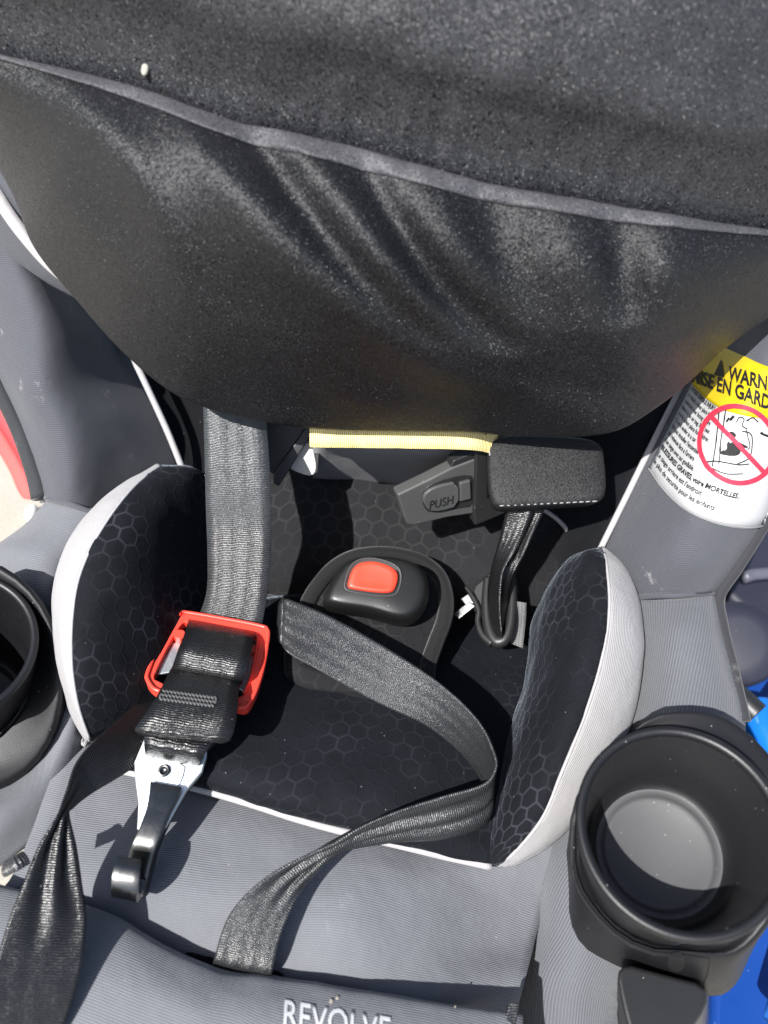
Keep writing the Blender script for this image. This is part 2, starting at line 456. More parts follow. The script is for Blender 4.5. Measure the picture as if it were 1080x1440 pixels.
M_STEEL = metal('dark_steel', (0.13, 0.13, 0.128), 0.3)
M_CHROME = metal('chrome', (0.6, 0.6, 0.58), 0.3)
M_LABEL = plastic('label_white', (0.45, 0.45, 0.455), 0.55, 0.3, 0.05, dust=0)
M_LYEL = plastic('label_yellow', (0.58, 0.42, 0.006), 0.5, 0.3, 0.05, dust=0)
M_INK = plastic('label_ink', (0.012, 0.012, 0.012), 0.6, 0.2, 0.0, dust=0)
M_INKR = plastic('label_red_ink', (0.72, 0.03, 0.06), 0.6, 0.2, 0.0, dust=0)
M_INKG = plastic('label_grey_ink', (0.45, 0.45, 0.46), 0.6, 0.2, 0.0, dust=0)
M_THREAD = plastic('pale_thread', (0.26, 0.26, 0.26), 0.6, 0.3, 0.1, dust=0)
M_PRINT = plastic('white_rubber_print', (0.5, 0.51, 0.52), 0.55, 0.3, 0.1, dust=0)
M_BLUE = plastic('blue_plastic', (0.008, 0.045, 0.22), 0.3, 0.5, 0.05, dust=0.02)
M_BLUE2 = plastic('bright_blue_plastic', (0.008, 0.13, 0.52), 0.25, 0.5, 0.05, dust=0)
M_REDT = plastic('crimson_plastic', (0.62, 0.012, 0.035), 0.3, 0.5, 0.05, dust=0)
M_REDL = plastic('light_red_plastic', (0.85, 0.10, 0.09), 0.35, 0.5, 0.05, dust=0)
M_GRAYP = plastic('slate_plastic', (0.022, 0.023, 0.036), 0.5, 0.4, 0.1)
M_CARD = plastic('cardboard', (0.42, 0.22, 0.09), 0.85, 0.1, 0.2, gs=400, dust=0)
M_WHITE = plastic('white_plastic', (0.8, 0.8, 0.8), 0.5, 0.4, 0.05, dust=0)

def concrete():
    b = NB('tan_concrete'); uv, ob = b.coords()
    n1 = b.noise(ob, 5, 8, 0.65); n2 = b.noise(ob, 220, 3, 0.6)
    f = b.math('MULTIPLY_ADD', n1, 0.5, b.math('MULTIPLY_ADD', n2, 0.25, 0.62))
    vm = b.n('VectorMath', operation='SCALE'); vm.inputs[0].default_value = (0.37, 0.345, 0.295); b.l(f, vm.inputs['Scale'])
    return b.set(vm.outputs[0], 0.9, 0.2, nrm=b.bump(n2, 0.002, 0.4))
M_GROUND = concrete()

# ------------------------------------------------------------------ the ground
gm = bpy.data.meshes.new('ground')
gm.from_pydata([(-30, -30, 0), (30, -30, 0), (30, 30, 0), (-30, 30, 0)], [], [(0, 1, 2, 3)])
tag(link('ground', gm, M_GROUND), 'tan sunlit concrete ground under the car seat', None, kind='structure')

# ------------------------------------------------------------------ the car seat: covers, wings, backrest, shell
seat = empty('child_car_seat', (0, 0, 0), 'grey and black child car seat with ribbed cover, deep side wings and warning label', 'car seat')

def G(rows, dep='d'):
    return [[P(q[0], q[1], **{dep: q[2]}) for q in r] for r in rows]

# dark inner backrest between the wings
back = surf(G([
    [(90, 300, .60), (230, 330, .66), (540, 350, .74), (880, 370, .68), (1060, 360, .59)],
    [(130, 390, .60), (230, 410, .62), (540, 440, .69), (860, 460, .63), (1010, 455, .565)],
    [(180, 500, .595), (270, 520, .615), (540, 545, .655), (820, 570, .615), (945, 565, .55)],
    [(226, 590, .595), (300, 620, .612), (540, 640, .632), (790, 660, .605), (897, 665, .545)],
    [(250, 655, .595), (320, 730, .595), (540, 735, .618), (760, 760, .595), (850, 765, .545)],
    [(270, 780, .595), (340, 850, .59), (540, 850, .61), (730, 880, .585), (800, 850, .56)]]), 8, 8)
grid_mesh('backrest', back, M_DARK, seat, 0.012, rough=0.0015)

# grey cloth strip behind the yellow belt, above the hexagon panel
gp = surf(G([[(436, 560, .500), (560, 570, .502), (720, 590, .520)], [(440, 618, .503), (560, 622, .505), (720, 640, .525)], [(440, 636, .535), (560, 648, .54), (720, 680, .56)], [(440, 700, .640), (560, 705, .645), (720, 725, .63)]]), 6, 6)
tag(grid_mesh('backrest_band', gp, rib_fabric('grey_smooth_cloth', (0.15, 0.15, 0.155), period=0.0009, depth=0.0001, contrast=0.1, dust=0.5), seat, 0.006, rough=0.002, rscale=50), 'smooth mottled grey cloth band under the yellow belt')

# padded hexagon panel
hexp = surf(G([
    [(382, 640, .622), (440, 634, .622), (560, 648, .624), (690, 676, .618), (780, 712, .608), (815, 735, .605)],
    [(380, 646, .606), (440, 641, .604), (560, 656, .606), (690, 688, .600), (770, 718, .592), (803, 742, .592)],
    [(378, 664, .598), (440, 660, .593), (560, 674, .594), (680, 702, .588), (755, 730, .585), (806, 768, .588)],
    [(376, 730, .588), (440, 728, .584), (550, 734, .584), (670, 750, .580), (740, 775, .576), (800, 800, .582)],
    [(374, 800, .584), (430, 800, .578), (540, 800, .578), (655, 812, .572), (725, 830, .57), (790, 850, .575)],
    [(370, 880, .60), (430, 880, .588), (540, 880, .588), (650, 890, .582), (715, 900, .58), (780, 900, .58)]]), 8, 8)
hexo = grid_mesh('backrest_panel', hexp, M_HEX, seat, 0.008, rough=0.0025, rscale=26)
tag(hexo, 'black backrest panel with a faint hexagon pattern')
tube('panel_piping', [P(740, 705, d=.596), P(772, 722, d=.588), P(795, 742, d=.586), P(804, 765, d=.584), P(806, 790, d=.582)], 0.0016, M_PIPE, hexo)

# side wings
def wing(name, rows, mat, rough=0.0007, nr=9, nc=8, thick=0.012):
    g = surf(G(rows), nr, nc)
    o = grid_mesh(name, g, mat, seat, thick, rough=rough, rscale=24)
    return o, np.array([v.co[:] for v in o.data.vertices]).reshape(g.shape)
wl, wlg = wing('side_wing', [
    [(-190, 170, 0.600), (-120, 190, 0.520), (-40, 220, 0.485), (30, 250, 0.518), (80, 300, 0.580)],
    [(-120, 330, 0.600), (-70, 335, 0.530), (0, 340, 0.490), (70, 380, 0.518), (125, 400, 0.590)],
    [(-70, 450, 0.600), (-40, 450, 0.540), (40, 450, 0.495), (110, 465, 0.523), (168, 470, 0.585)],
    [(-20, 540, 0.610), (-2, 535, 0.550), (50, 540, 0.500), (130, 540, 0.530), (195, 525, 0.585)],
    [(20, 610, 0.610), (33, 605, 0.550), (80, 605, 0.508), (160, 600, 0.538), (232, 590, 0.587)],
    [(45, 670, 0.610), (55, 668, 0.550), (95, 668, 0.515), (170, 660, 0.545), (252, 645, 0.590)],
    [(56, 708, 0.610), (62, 702, 0.550), (100, 712, 0.525), (170, 720, 0.553), (262, 690, 0.595)]], M_GREYD)
tag(wl, 'left grey ribbed side wing with pale dust marks')
ll, llg = wing('armrest_cover', [
    [(75, 690, .57), (70, 703, .546), (105, 712, .523), (170, 715, .530), (255, 700, .56)],
    [(35, 745, .58), (38, 737, .535), (85, 745, .508), (150, 760, .515), (200, 770, .54)],
    [(-30, 790, .57), (-10, 770, .515), (45, 790, .490), (100, 800, .50), (150, 820, .53)],
    [(-130, 830, .58), (-90, 800, .56), (20, 850, .50), (80, 860, .487), (130, 880, .52)],
    [(-150, 920, .58), (-100, 900, .57), (0, 930, .55), (84, 940, .490), (125, 950, .51)],
    [(-150, 1040, .57), (-100, 1020, .56), (0, 1030, .54), (90, 1000, .470), (135, 1040, .50)],
    [(-150, 1160, .50), (-90, 1140, .455), (0, 1130, .452), (75, 1090, .460), (125, 1090, .49)],
    [(-150, 1290, .49), (-100, 1270, .447), (-30, 1240, .444), (40, 1190, .453), (100, 1170, .48)]], M_GREY)
tag(ll, 'left armrest cover in grey ribbed cloth behind the cup holder')

wr, wrg = wing('side_wing', [
    [(1075, 300, .56), (1110, 290, .51), (1180, 300, .47), (1250, 300, .49), (1244, 300, .57)],
    [(1012, 440, .55), (1050, 440, .505), (1110, 450, .465), (1180, 450, .485), (1174, 450, .57)],
    [(948, 560, .545), (985, 565, .50), (1045, 580, .46), (1120, 600, .478), (1114, 600, .57)],
    [(898, 660, .54), (940, 670, .498), (1005, 685, .462), (1085, 705, .476), (1079, 705, .57)],
    [(848, 768, .54), (900, 775, .50), (970, 785, .472), (1038, 785, .483), (1032, 785, .57)],
    [(850, 830, .545), (895, 838, .51), (955, 838, .49), (1006, 832, .492), (1000, 832, .57)]], M_GREYD)
tag(wr, 'right grey ribbed side wing carrying the warning label')
lr, lrg = wing('armrest_cover', [
    [(850, 820, .55), (893, 842, .508), (950, 842, .486), (1004, 838, .489), (1000, 845, .57)],
    [(860, 890, .54), (900, 890, .495), (955, 885, .466), (1013, 880, .478), (1008, 880, .56)],
    [(850, 960, .53), (890, 960, .485), (955, 950, .452), (1026, 940, .466), (1020, 930, .55)],
    [(820, 1050, .51), (865, 1050, .475), (945, 1040, .438), (1044, 1020, .452), (1036, 1010, .54)],
    [(780, 1150, .49), (815, 1160, .463), (900, 1150, .436), (1030, 1120, .445), (1030, 1110, .53)],
    [(765, 1210, .475), (800, 1230, .452), (880, 1240, .434), (1000, 1240, .444), (1000, 1240, .53)],
    [(752, 1290, .466), (790, 1300, .443), (850, 1310, .434), (950, 1330, .46), (960, 1340, .53)],
    [(729, 1375, .462), (772, 1380, .437), (830, 1390, .432), (900, 1400, .46), (920, 1420, .53)],
    [(712, 1450, .462), (770, 1460, .437), (830, 1480, .434), (890, 1490, .47), (900, 1510, .53)],
    [(690, 1560, .462), (760, 1570, .437), (820, 1580, .44), (870, 1590, .48), (880, 1600, .53)]], M_GREYV, nr=8)
tag(lr, 'right armrest and thigh cover in grey ribbed cloth beside the cup holder')
# creases where wing and armrest covers are sewn together
tube('cover_seam', [P(66, 701, d=.540), P(100, 710, d=.5215), P(135, 722, d=.522), P(165, 726, d=.527)], 0.0019, M_GREYD, ll)
tube('cover_seam', [P(885, 842, d=.509), P(915, 838, d=.497), P(955, 837, d=.487), P(1004, 834, d=.489)], 0.0019, M_GREYD, lr)
# black bound outer edge of the right covers
tube('edge_binding', [P(1130, 620, d=.480), P(1087, 710, d=.484), P(1062, 755, d=.486), P(1035, 798, d=.488), P(1010, 838, d=.492), P(1014, 880, d=.482), P(1028, 940, d=.470), P(1045, 1015, d=.456)], 0.0045, rib_fabric('black_ribbed_binding', (0.035, 0.035, 0.04)), wr)
tube('edge_binding', [P(-60, 440, d=.545), P(-8, 530, d=.55), P(28, 602, d=.555), P(50, 665, d=.555), P(58, 700, d=.552)], 0.007, rib_fabric('black_ribbed_binding_left', (0.035, 0.037, 0.04)), wl)
# pale piping along the inner edges of the wings
tube('piping', [P(160, 450, d=.572), P(188, 505, d=.572), P(212, 555, d=.574), P(237, 610, d=.576), P(257, 660, d=.580)], 0.0024, M_PIPE, wl)
tube('piping', [P(1010, 445, d=.542), P(950, 560, d=.538), P(912, 635, d=.534), P(880, 700, d=.533), P(843, 775, d=.534)], 0.0021, M_PIPE, wr)

# head support wing at the upper left: dark cloth, pale piping, grey edge
hw = surf(G([
    [(-140, 150, .50), (-90, 140, .475), (-30, 130, .47), (60, 160, .50)],
    [(-60, 280, .495), (-25, 255, .468), (20, 250, .46), (110, 300, .50)],
    [(0, 350, .493), (30, 322, .466), (75, 320, .46), (150, 380, .50)],
    [(60, 395, .495), (85, 378, .472), (130, 390, .465), (200, 450, .505)],
    [(115, 425, .502), (130, 420, .485), (170, 440, .48), (240, 500, .51)]]), 8, 8)
hs = grid_mesh('head_support', hw, M_GREYD, seat, 0.010)
tag(hs, 'grey head support edge with white piping showing beside the canopy')
tube('piping', [P(-40, 200, d=.462), P(0, 280, d=.46), P(30, 325, d=.459), P(68, 372, d=.461), P(112, 412, d=.467)], [0.003, 0.0042, 0.004, 0.003, 0.0016], M_PIPE, hs)

# seat base: grey panel in front of the cushion
panel = surf(G([
    [(180, 830, .170), (300, 830, .172), (430, 840, .174), (560, 850, .174), (690, 870, .172), (800, 900, .170)],
    [(60, 960, .185), (230, 980, .185), (400, 1020, .187), (550, 1060, .187), (690, 1090, .186), (790, 1100, .185)],
    [(80, 1050, .200), (230, 1080, .200), (400, 1120, .202), (550, 1160, .202), (690, 1195, .198), (785, 1190, .193)],
    [(55, 1140, .208), (215, 1160, .213), (375, 1190, .216), (525, 1225, .219), (672, 1250, .198), (772, 1250, .182)],
    [(20, 1225, .213), (180, 1240, .219), (340, 1272, .222), (490, 1305, .223), (640, 1330, .200), (756, 1312, .183)],
    [(-10, 1265, .208), (130, 1290, .210), (285, 1352, .211), (450, 1388, .212), (600, 1412, .208), (738, 1380, .196)],
    [(-30, 1310, .190), (110, 1340, .188), (270, 1395, .188), (440, 1430, .188), (590, 1452, .186), (725, 1430, .186)]], 'z'), 10, 8)
sp_ = grid_mesh('seat_panel', panel, M_GREY, seat, 0.01, rough=0.0018, rscale=18)
tag(sp_, 'grey ribbed seat panel in front of the black cushion')
lip = surf(G([
    [(-60, 1240, .205), (125, 1290, .203), (285, 1362, .200), (330, 1370, .197), (400, 1380, .203), (600, 1418, .206), (735, 1440, .205)],
    [(-60, 1232, .222), (125, 1274, .221), (260, 1342, .2215), (330, 1367, .216), (400, 1376, .222), (600, 1408, .224), (735, 1428, .219)],
    [(-65, 1248, .229), (120, 1294, .231), (255, 1360, .232), (328, 1380, .229), (398, 1391, .231), (598, 1424, .232), (735, 1442, .224)],
    [(-75, 1330, .234), (100, 1370, .238), (245, 1430, .240), (322, 1447, .240), (392, 1455, .240), (590, 1485, .238), (730, 1500, .227)],
    [(-95, 1470, .226), (70, 1510, .231), (230, 1560, .234), (310, 1575, .234), (385, 1580, .234), (580, 1605, .232), (725, 1620, .222)],
    [(-120, 1580, .185), (50, 1610, .188), (215, 1660, .19), (300, 1675, .19), (380, 1680, .19), (570, 1705, .188), (720, 1720, .18)],
    [(-120, 1700, .05), (50, 1750, .05), (215, 1760, .05), (300, 1775, .05), (380, 1780, .05), (570, 1805, .05), (720, 1820, .05)]], 'z'), 8, 8)
lp_ = grid_mesh('front_lip', lip, M_GREY, seat, 0.004, rough=0.0012, rscale=25)
tag(lp_, 'grey front lip of the seat with raised white lettering')

# dark plastic shell carrying it all, down to the ground
def ring(z, x0, x1, y0, y1, k=4.0, n=48):
    out = []
    for i in range(n):
        t = 2 * math.pi * i / n; c, s = math.cos(t), math.sin(t)
        out.append(((x0 + x1) / 2 + (x1 - x0) / 2 * math.copysign(abs(c) ** (2 / k), c), (y0 + y1) / 2 + (y1 - y0) / 2 * math.copysign(abs(s) ** (2 / k), s), z))
    return out
rings = [ring(0.002, -.15, .15, -.16, .26), ring(.02, -.165, .165, -.175, .28), ring(.10, -.17, .17, -.18, .29), ring(.155, -.165, .165, -.18, .29), ring(.160, -.15, .15, -.16, .27)]
vs = [v for r in rings for v in r]; n_ = 48; fs = []
for i in range(len(rings) - 1):
    for k in range(n_): fs.append((i * n_ + k, i * n_ + (k + 1) % n_, (i + 1) * n_ + (k + 1) % n_, (i + 1) * n_ + k))
fs.append(tuple(range(n_))[::-1]); fs.append(tuple((len(rings) - 1) * n_ + k for k in range(n_)))
me = bpy.data.meshes.new('base_shell'); me.from_pydata(vs, [], fs); me.polygons.foreach_set('use_smooth', [True] * len(me.polygons))
link('base_shell', me, M_BLK, seat)

# lettering on the front lip
def text_mesh(body, size=1.0, bold=0.0, align='LEFT'):
    cu = bpy.data.curves.new('txt', 'FONT'); cu.body = body; cu.size = size; cu.align_x = align; cu.offset = bold; cu.resolution_u = 3
    ob = bpy.data.objects.new('txt', cu); COL.objects.link(ob)
    bpy.context.view_layer.update()
    me = bpy.data.meshes.new_from_object(ob.evaluated_get(bpy.context.evaluated_depsgraph_get()))
    bpy.data.objects.remove(ob); bpy.data.curves.remove(cu)
    return me

def bvh_of(g):
    nr, nc = g.shape[:2]
    vs = [Vector(v) for v in g.reshape(-1, 3)]
    fs = [(i * nc + j, i * nc + j + 1, (i + 1) * nc + j + 1, (i + 1) * nc + j) for i in range(nr - 1) for j in range(nc - 1)]
    return BVHTree.FromPolygons(vs, fs)

def onto(tree, px, py, off):
    r = FWD + RT * ((px - 540) / FPX) + UP * ((720 - py) / FPX)
    hit, nrm, idx, dist = tree.ray_cast(Vector(CAM), Vector(r).normalized())
    if hit is None:
        hit, nrm, idx, dist = tree.find_nearest(Vector(CAM + r * 0.475))
    if nrm.dot(Vector(CAM) - hit) < 0: nrm = -nrm
    return np.array(hit + nrm * off)

def lay(name, me, fn, mat, parent, thick=0.0, cuts=0):
    """lay a flat mesh onto a surface: fn maps its x, y to a point"""
    bm = bmesh.new(); bm.from_mesh(me)
    bmesh.ops.triangulate(bm, faces=bm.faces)
    bmesh.ops.subdivide_edges(bm, edges=bm.edges, cuts=cuts, use_grid_fill=True) if cuts else None
    for v in bm.verts:
        q = fn(v.co.x, v.co.y)
        if q is None: q = np.array([0, 0, -1.0])
        v.co = q
    bad = [v for v in bm.verts if v.co.z < -0.5]
    if bad: bmesh.ops.delete(bm, geom=bad, context='VERTS')
    bm.normal_update()
    s = sum(f.normal.dot(Vector(CAM) - f.calc_center_median()) * f.calc_area() for f in bm.faces)
    if s < 0: bmesh.ops.reverse_faces(bm, faces=bm.faces)
    bm.to_mesh(me); bm.free(); me.name = name
    o = link(name, me, mat, parent)
    if thick:
        m = o.modifiers.new('t', 'SOLIDIFY'); m.thickness = thick; m.offset = 1
    return o

lip = np.array([v.co[:] for v in lp_.data.vertices]).reshape(lip.shape)
def flat_poly(pts, sub=1):
    me = bpy.data.meshes.new('p'); me.from_pydata([(p[0], p[1], 0) for p in pts], [], [tuple(range(len(pts)))]); return me
liptree = bvh_of(lip)
tm = text_mesh('REVOLVE', 1.0, 0.012)
def lip_map(x, y):                      # baseline follows the lip edge
    px = 396 + x * 37 + y * 3; py = 1443 + x * 6.2 - y * 54 
    return onto(liptree, px, py, 0.0003)
tag(lay('lettering', tm, lip_map, M_PRINT, lp_, 0.0002, cuts=4), 'raised white capital lettering on the grey front lip')
for cx_, cy_, r_ in ((465, 1409, 3.2), (474, 1404, 2.4), (640, 1416, 1.5), (250, 1330, 1.3)):
    lay('crumb', flat_poly([(cx_ + r_ * math.cos(t) * random.uniform(.6, 1.2), cy_ + r_ * math.sin(t) * random.uniform(.6, 1.1)) for t in np.linspace(0, 6.0, 9)]), lambda x, y: onto(liptree, x, y, .0001), plastic('tan_crumb', (0.42, 0.38, 0.30), .8, .2), lp_, .0006)
ptree = bvh_of(np.array([v.co[:] for v in sp_.data.vertices]).reshape(panel.shape))
tag(lay('strap_slot', flat_poly(chaikin([(252, 1334), (300, 1346), (345, 1358), (398, 1364), (402, 1380), (340, 1378), (280, 1366)], 2)), lambda x, y: onto(ptree, x, y, .0008), M_DARK, sp_, cuts=2), 'dark slot where the webbing enters the seat')
# small dark tab by the right seam
pl = Plane(P(720, 1420, z=.225), P(740, 1420, z=.225), P(720, 1450, z=.225))
tag(prism('seam_tab', [(716, 1412), (731, 1408), (724, 1450), (706, 1450)], pl, 0.003, M_WEB, seat, bev=0.0006), 'small black webbing tab on the seam')

# ------------------------------------------------------------------ warning label, on the right wing
wtree = bvh_of(wrg)
rows_lab = [
    [(912, 660), (935, 692), (965, 718), (1010, 737), (1055, 743), (1085, 735)],
    [(946, 596), (970, 624), (1000, 645), (1040, 660), (1080, 663), (1112, 655)],
    [(976, 538), (998, 560), (1024, 575), (1056, 583), (1094, 586), (1135, 578)],
    [(1004, 478), (1022, 490), (1048, 502), (1080, 517), (1118, 522), (1158, 512)]]
LV = [0, 0.55, 1.05, 1.6]
labg = surf(np.array(rows_lab, float), 8, 6)       # v index 0..24, u index 0..30
def lab_px(u, v):                                  # u 0..5, v 0..3
    U = min(max(u, 0), 5) * 6; V = min(max(v, 0), 3) * 8
    i, j = min(int(V), 23), min(int(U), 29); a, b = V - i, U - j
    return (labg[i, j] * (1 - a) * (1 - b) + labg[i + 1, j] * a * (1 - b) + labg[i, j + 1] * (1 - a) * b + labg[i + 1, j + 1] * a * b)
def lab(u, v, off=0.0012):
    p = lab_px(u, v); return onto(wtree, p[0], p[1], off)
def lab_patch(name, u0, u1, v0, v1, mat, parent, off, n=14):
    g = np.array([[lab(u0 + (u1 - u0) * j / (2 * n), v0 + (v1 - v0) * i / n, off) for j in range(2 * n + 1)] for i in range(n + 1)])
    return grid_mesh(name, g, mat, parent, 0.0004)
label = lab_patch('warning_label', 0, 5, 0, 3, M_LABEL, seat, 0.0009); tag(label, 'white cloth warning label with yellow header and red prohibition ring')
lab_patch('label_header', 0, 5, 1.95, 3, M_LYEL, label, 0.0013)
def lab_text(body, u, v, su, sv, mat=M_INK, bold=0.0, slant=0.0):
    lay('label_text', text_mesh(body, 1.0, bold), lambda x, y: lab(u + x * su, v + y * sv + x * slant, 0.0017), mat, label)
# ring and slash
def flat_ring(r0, r1, n=64):
    me = bpy.data.meshes.new('r'); vs = []; fs = []
    for k in range(n):
        t = 2 * math.pi * k / n
        vs += [(r0 * math.cos(t), r0 * math.sin(t), 0), (r1 * math.cos(t), r1 * math.sin(t), 0)]
    for k in range(n): a = 2 * k; b = 2 * ((k + 1) % n); fs.append((a, a + 1, b + 1, b))
    me.from_pydata(vs, [], fs); return me
def flat_line(pts, w, n=6):
    c = cr(np.array([(p[0], p[1], 0) for p in pts]), n); T = np.gradient(c, axis=0); T /= np.linalg.norm(T, axis=1, keepdims=True) + 1e-9
    N = np.stack([-T[:, 1], T[:, 0], T[:, 2]], 1) * w / 2; vs = []
    for a, b in zip(c, N): vs += [(a + b).tolist(), (a - b).tolist()]
    me = bpy.data.meshes.new('l'); me.from_pydata(vs, [], [(2 * i, 2 * i + 1, 2 * i + 3, 2 * i + 2) for i in range(len(c) - 1)]); return me
def pxon(x, y, off=0.0017): return onto(wtree, x, y, off)
CX, CY, RX, RY = 1037, 626, 52, 55
def ring_map(x, y, off=0.002):
    return onto(wtree, CX + x * RX + y * 2, CY - y * RY + x * 4, off)
lay('prohibition_ring', flat_ring(0.90, 1.02), ring_map, M_INKR, label)
lay('prohibition_slash', flat_line([(-0.66, 0.66), (0, 0), (0.70, -0.66)], 0.115), ring_map, M_INKR, label)
pm = lambda x, y: ring_map(x, y, 0.0015)
lay('pictogram_head', flat_ring(0.17, 0.21, 24), lambda x, y: ring_map(x - .15, y + .235, 0.0014), M_INKG, label)
for pts, w in (([(-0.48, 0.80), (-0.52, 0.2), (-0.62, -0.6)], .03), ([(-0.30, 0.86), (-0.40, 0.2), (-0.47, -0.52)], .03), ([(-0.78, -0.5), (-0.5, -0.46), (0.0, -0.5), (0.3, -0.46)], .03), ([(-0.72, -0.62), (-0.3, -0.75), (0.15, -0.72)], .025),
               ([(-0.28, 0.55), (-0.22, 0.66)], .05), ([(-0.20, 0.60), (-0.10, 0.72)], .05), ([(-0.04, 0.56), (0.04, 0.7), (0.14, 0.66), (0.1, 0.5), (0.22, 0.42)], .03), ([(0.2, 0.62), (0.36, 0.72), (0.5, 0.62)], .03), ([(0.10, 0.36), (0.32, 0.3), (0.36, 0.02), (0.30, -0.3), (0.0, -0.48)], .03), ([(0.2, 0.4), (0.3, 0.0), (0.24, -0.1)], .025)):
    lay('pictogram_line', flat_line(pts, w), pm, M_INK, label)
for pts in ([(-.24, .30), (-.12, .33), (-.04, .24), (-.12, .14), (-.24, .17)], [(-0.42, 0.44), (-0.34, 0.46), (-0.32, 0.36), (-0.40, 0.36)], [(-.28, .06), (-.04, .10), (.10, .04), (.26, -.02), (.24, -.06), (.08, -.06), (.06, -.24), (-.14, -.30), (-.44, -.28), (-.42, -.18), (-.26, -.16)], [(0.54, 0.34), (0.62, 0.40), (0.62, 0.35), (0.82, 0.30), (0.80, 0.25), (0.62, 0.30)], [(0.93, 0.2), (0.86, 0.10), (0.93, -0.06), (1.0, -0.02), (1.0, 0.2)]):
    lay('pictogram_shape', flat_poly(chaikin(pts, 1)), pm, M_INK, label)
# header lettering
def head_map(ox, oy, sx, sy, k):
    return lambda x, y: pxon(ox + x * sx + y * 3, oy + x * k - y * sy, 0.0019)
lay('label_text', text_mesh('WARNING', 1, 0.03), head_map(1027, 536, 16, 27, 4.5), M_INK, label)
lay('label_text', text_mesh('MISE EN GARDE', 1, 0.03), lambda x, y: pxon(974 + x * 16 + y * 3, 537 + x * 6.0 + max(0, 3.0 - x) * 0 - y * 27 + 1.1 * (x - 2.6) ** 2 * 0, 0.0019), M_INK, label)
lay('warning_triangle', flat_poly([(0, 0), (1, 0), (0.5, 1)]), head_map(1007, 529, 15, 24, 4), M_INK, label)
# small print
LINES = ['AVOID SERIOUS INJURY', 'or death, never place this', 'restraint rear facing where', 'there is an air bag. Back seat', 'is the safest place for children', '12 and under in a car', "Ne pas installer l'ensemble", "de retenue face a l'arriere", "d'un siege avec sac gonflable.", 'BLESSURES GRAVES, voire MORTELLES.', 'Le siege arriere est l\'endroit', 'le plus de securite pour les enfants']
for k, s in enumerate(LINES):
    v = 1.85 - k * 0.150
    bold = 0.03 if s.isupper() or 'BLESS' in s else 0.012
    full = k >= 9
    lab_text(s, 0.10 if not full else 0.12, v, 0.135 if not full else 0.185, 0.125, M_INK, bold)
tube('label_stitching', [lab(u, 0.03, 0.0012) for u in np.linspace(0, 4.9, 12)], 0.0006, M_THREAD, label, n=4, sides=6)

# ------------------------------------------------------------------ cushion insert
ins = empty('infant_insert', P(540, 1000, z=.20), 'black plush infant insert cushion with hexagon pattern and pale side trims', 'cushion')
padg = surf(G([
    [(250, 850, .172), (350, 840, .178), (480, 835, .178), (620, 850, .178), (760, 890, .178)],
    [(220, 930, .196), (330, 925, .204), (470, 930, .206), (610, 950, .206), (745, 980, .200)],
    [(180, 1000, .208), (310, 1000, .222), (455, 1015, .226), (600, 1045, .224), (725, 1070, .210)],
    [(150, 1035, .212), (290, 1060, .228), (440, 1090, .234), (590, 1120, .230), (712, 1140, .212)],
    [(130, 1058, .210), (278, 1090, .226), (430, 1133, .231), (580, 1170, .227), (700, 1195, .212)],
    [(118, 1070, .205), (272, 1106, .214), (425, 1152, .217), (572, 1190, .214), (690, 1216, .208)],
    [(118, 1072, .195), (275, 1104, .200), (428, 1146, .200), (575, 1183, .198), (690, 1210, .196)]], 'z'), 10, 12)
tag(grid_mesh('seat_cushion', padg, M_PAD, ins, 0.004, rough=0.0014, rscale=40), 'black plush seat cushion')
tube('front_piping', [P(120, 1071, z=.204), P(270, 1107, z=.213), P(345, 1128, z=.215), P(420, 1152, z=.216), P(497, 1173, z=.216), P(572, 1191, z=.213), P(630, 1205, z=.210), P(690, 1218, z=.207)], 0.0022, M_PIPE, ins, sides=12)

RB = [  # inner base, inner face, crest, trim inner, trim outer, outer foot : (px, py, z)
    [(838, 771, .262), (840, 769, .268), (843, 768, .272), (847, 768, .274), (851, 770, .272), (853, 772, .262)],
    [(786, 800, .236), (800, 788, .262), (825, 782, .284), (853, 794, .290), (880, 800, .276), (884, 806, .250)],
    [(748, 868, .214), (770, 858, .254), (815, 850, .288), (857, 856, .296), (899, 860, .280), (902, 866, .250)],
    [(738, 945, .206), (758, 938, .250), (802, 930, .284), (846, 928, .292), (901, 930, .276), (903, 938, .245)],
    [(716, 1022, .204), (738, 1018, .244), (780, 1010, .276), (822, 1006, .284), (885, 1010, .266), (886, 1020, .235)],
    [(698, 1098, .204), (716, 1096, .236), (752, 1090, .264), (790, 1086, .272), (848, 1092, .254), (848, 1102, .225)],
    [(688, 1168, .204), (700, 1166, .226), (730, 1160, .246), (759, 1156, .252), (796, 1162, .238), (794, 1172, .215)],
    [(686, 1211, .203), (690, 1210, .212), (702, 1208, .220), (716, 1206, .224), (736, 1208, .220), (736, 1212, .205)],
    [(688, 1218, .198), (690, 1218, .202), (694, 1219, .204), (700, 1219, .205), (708, 1219, .204), (708, 1219, .198)]]
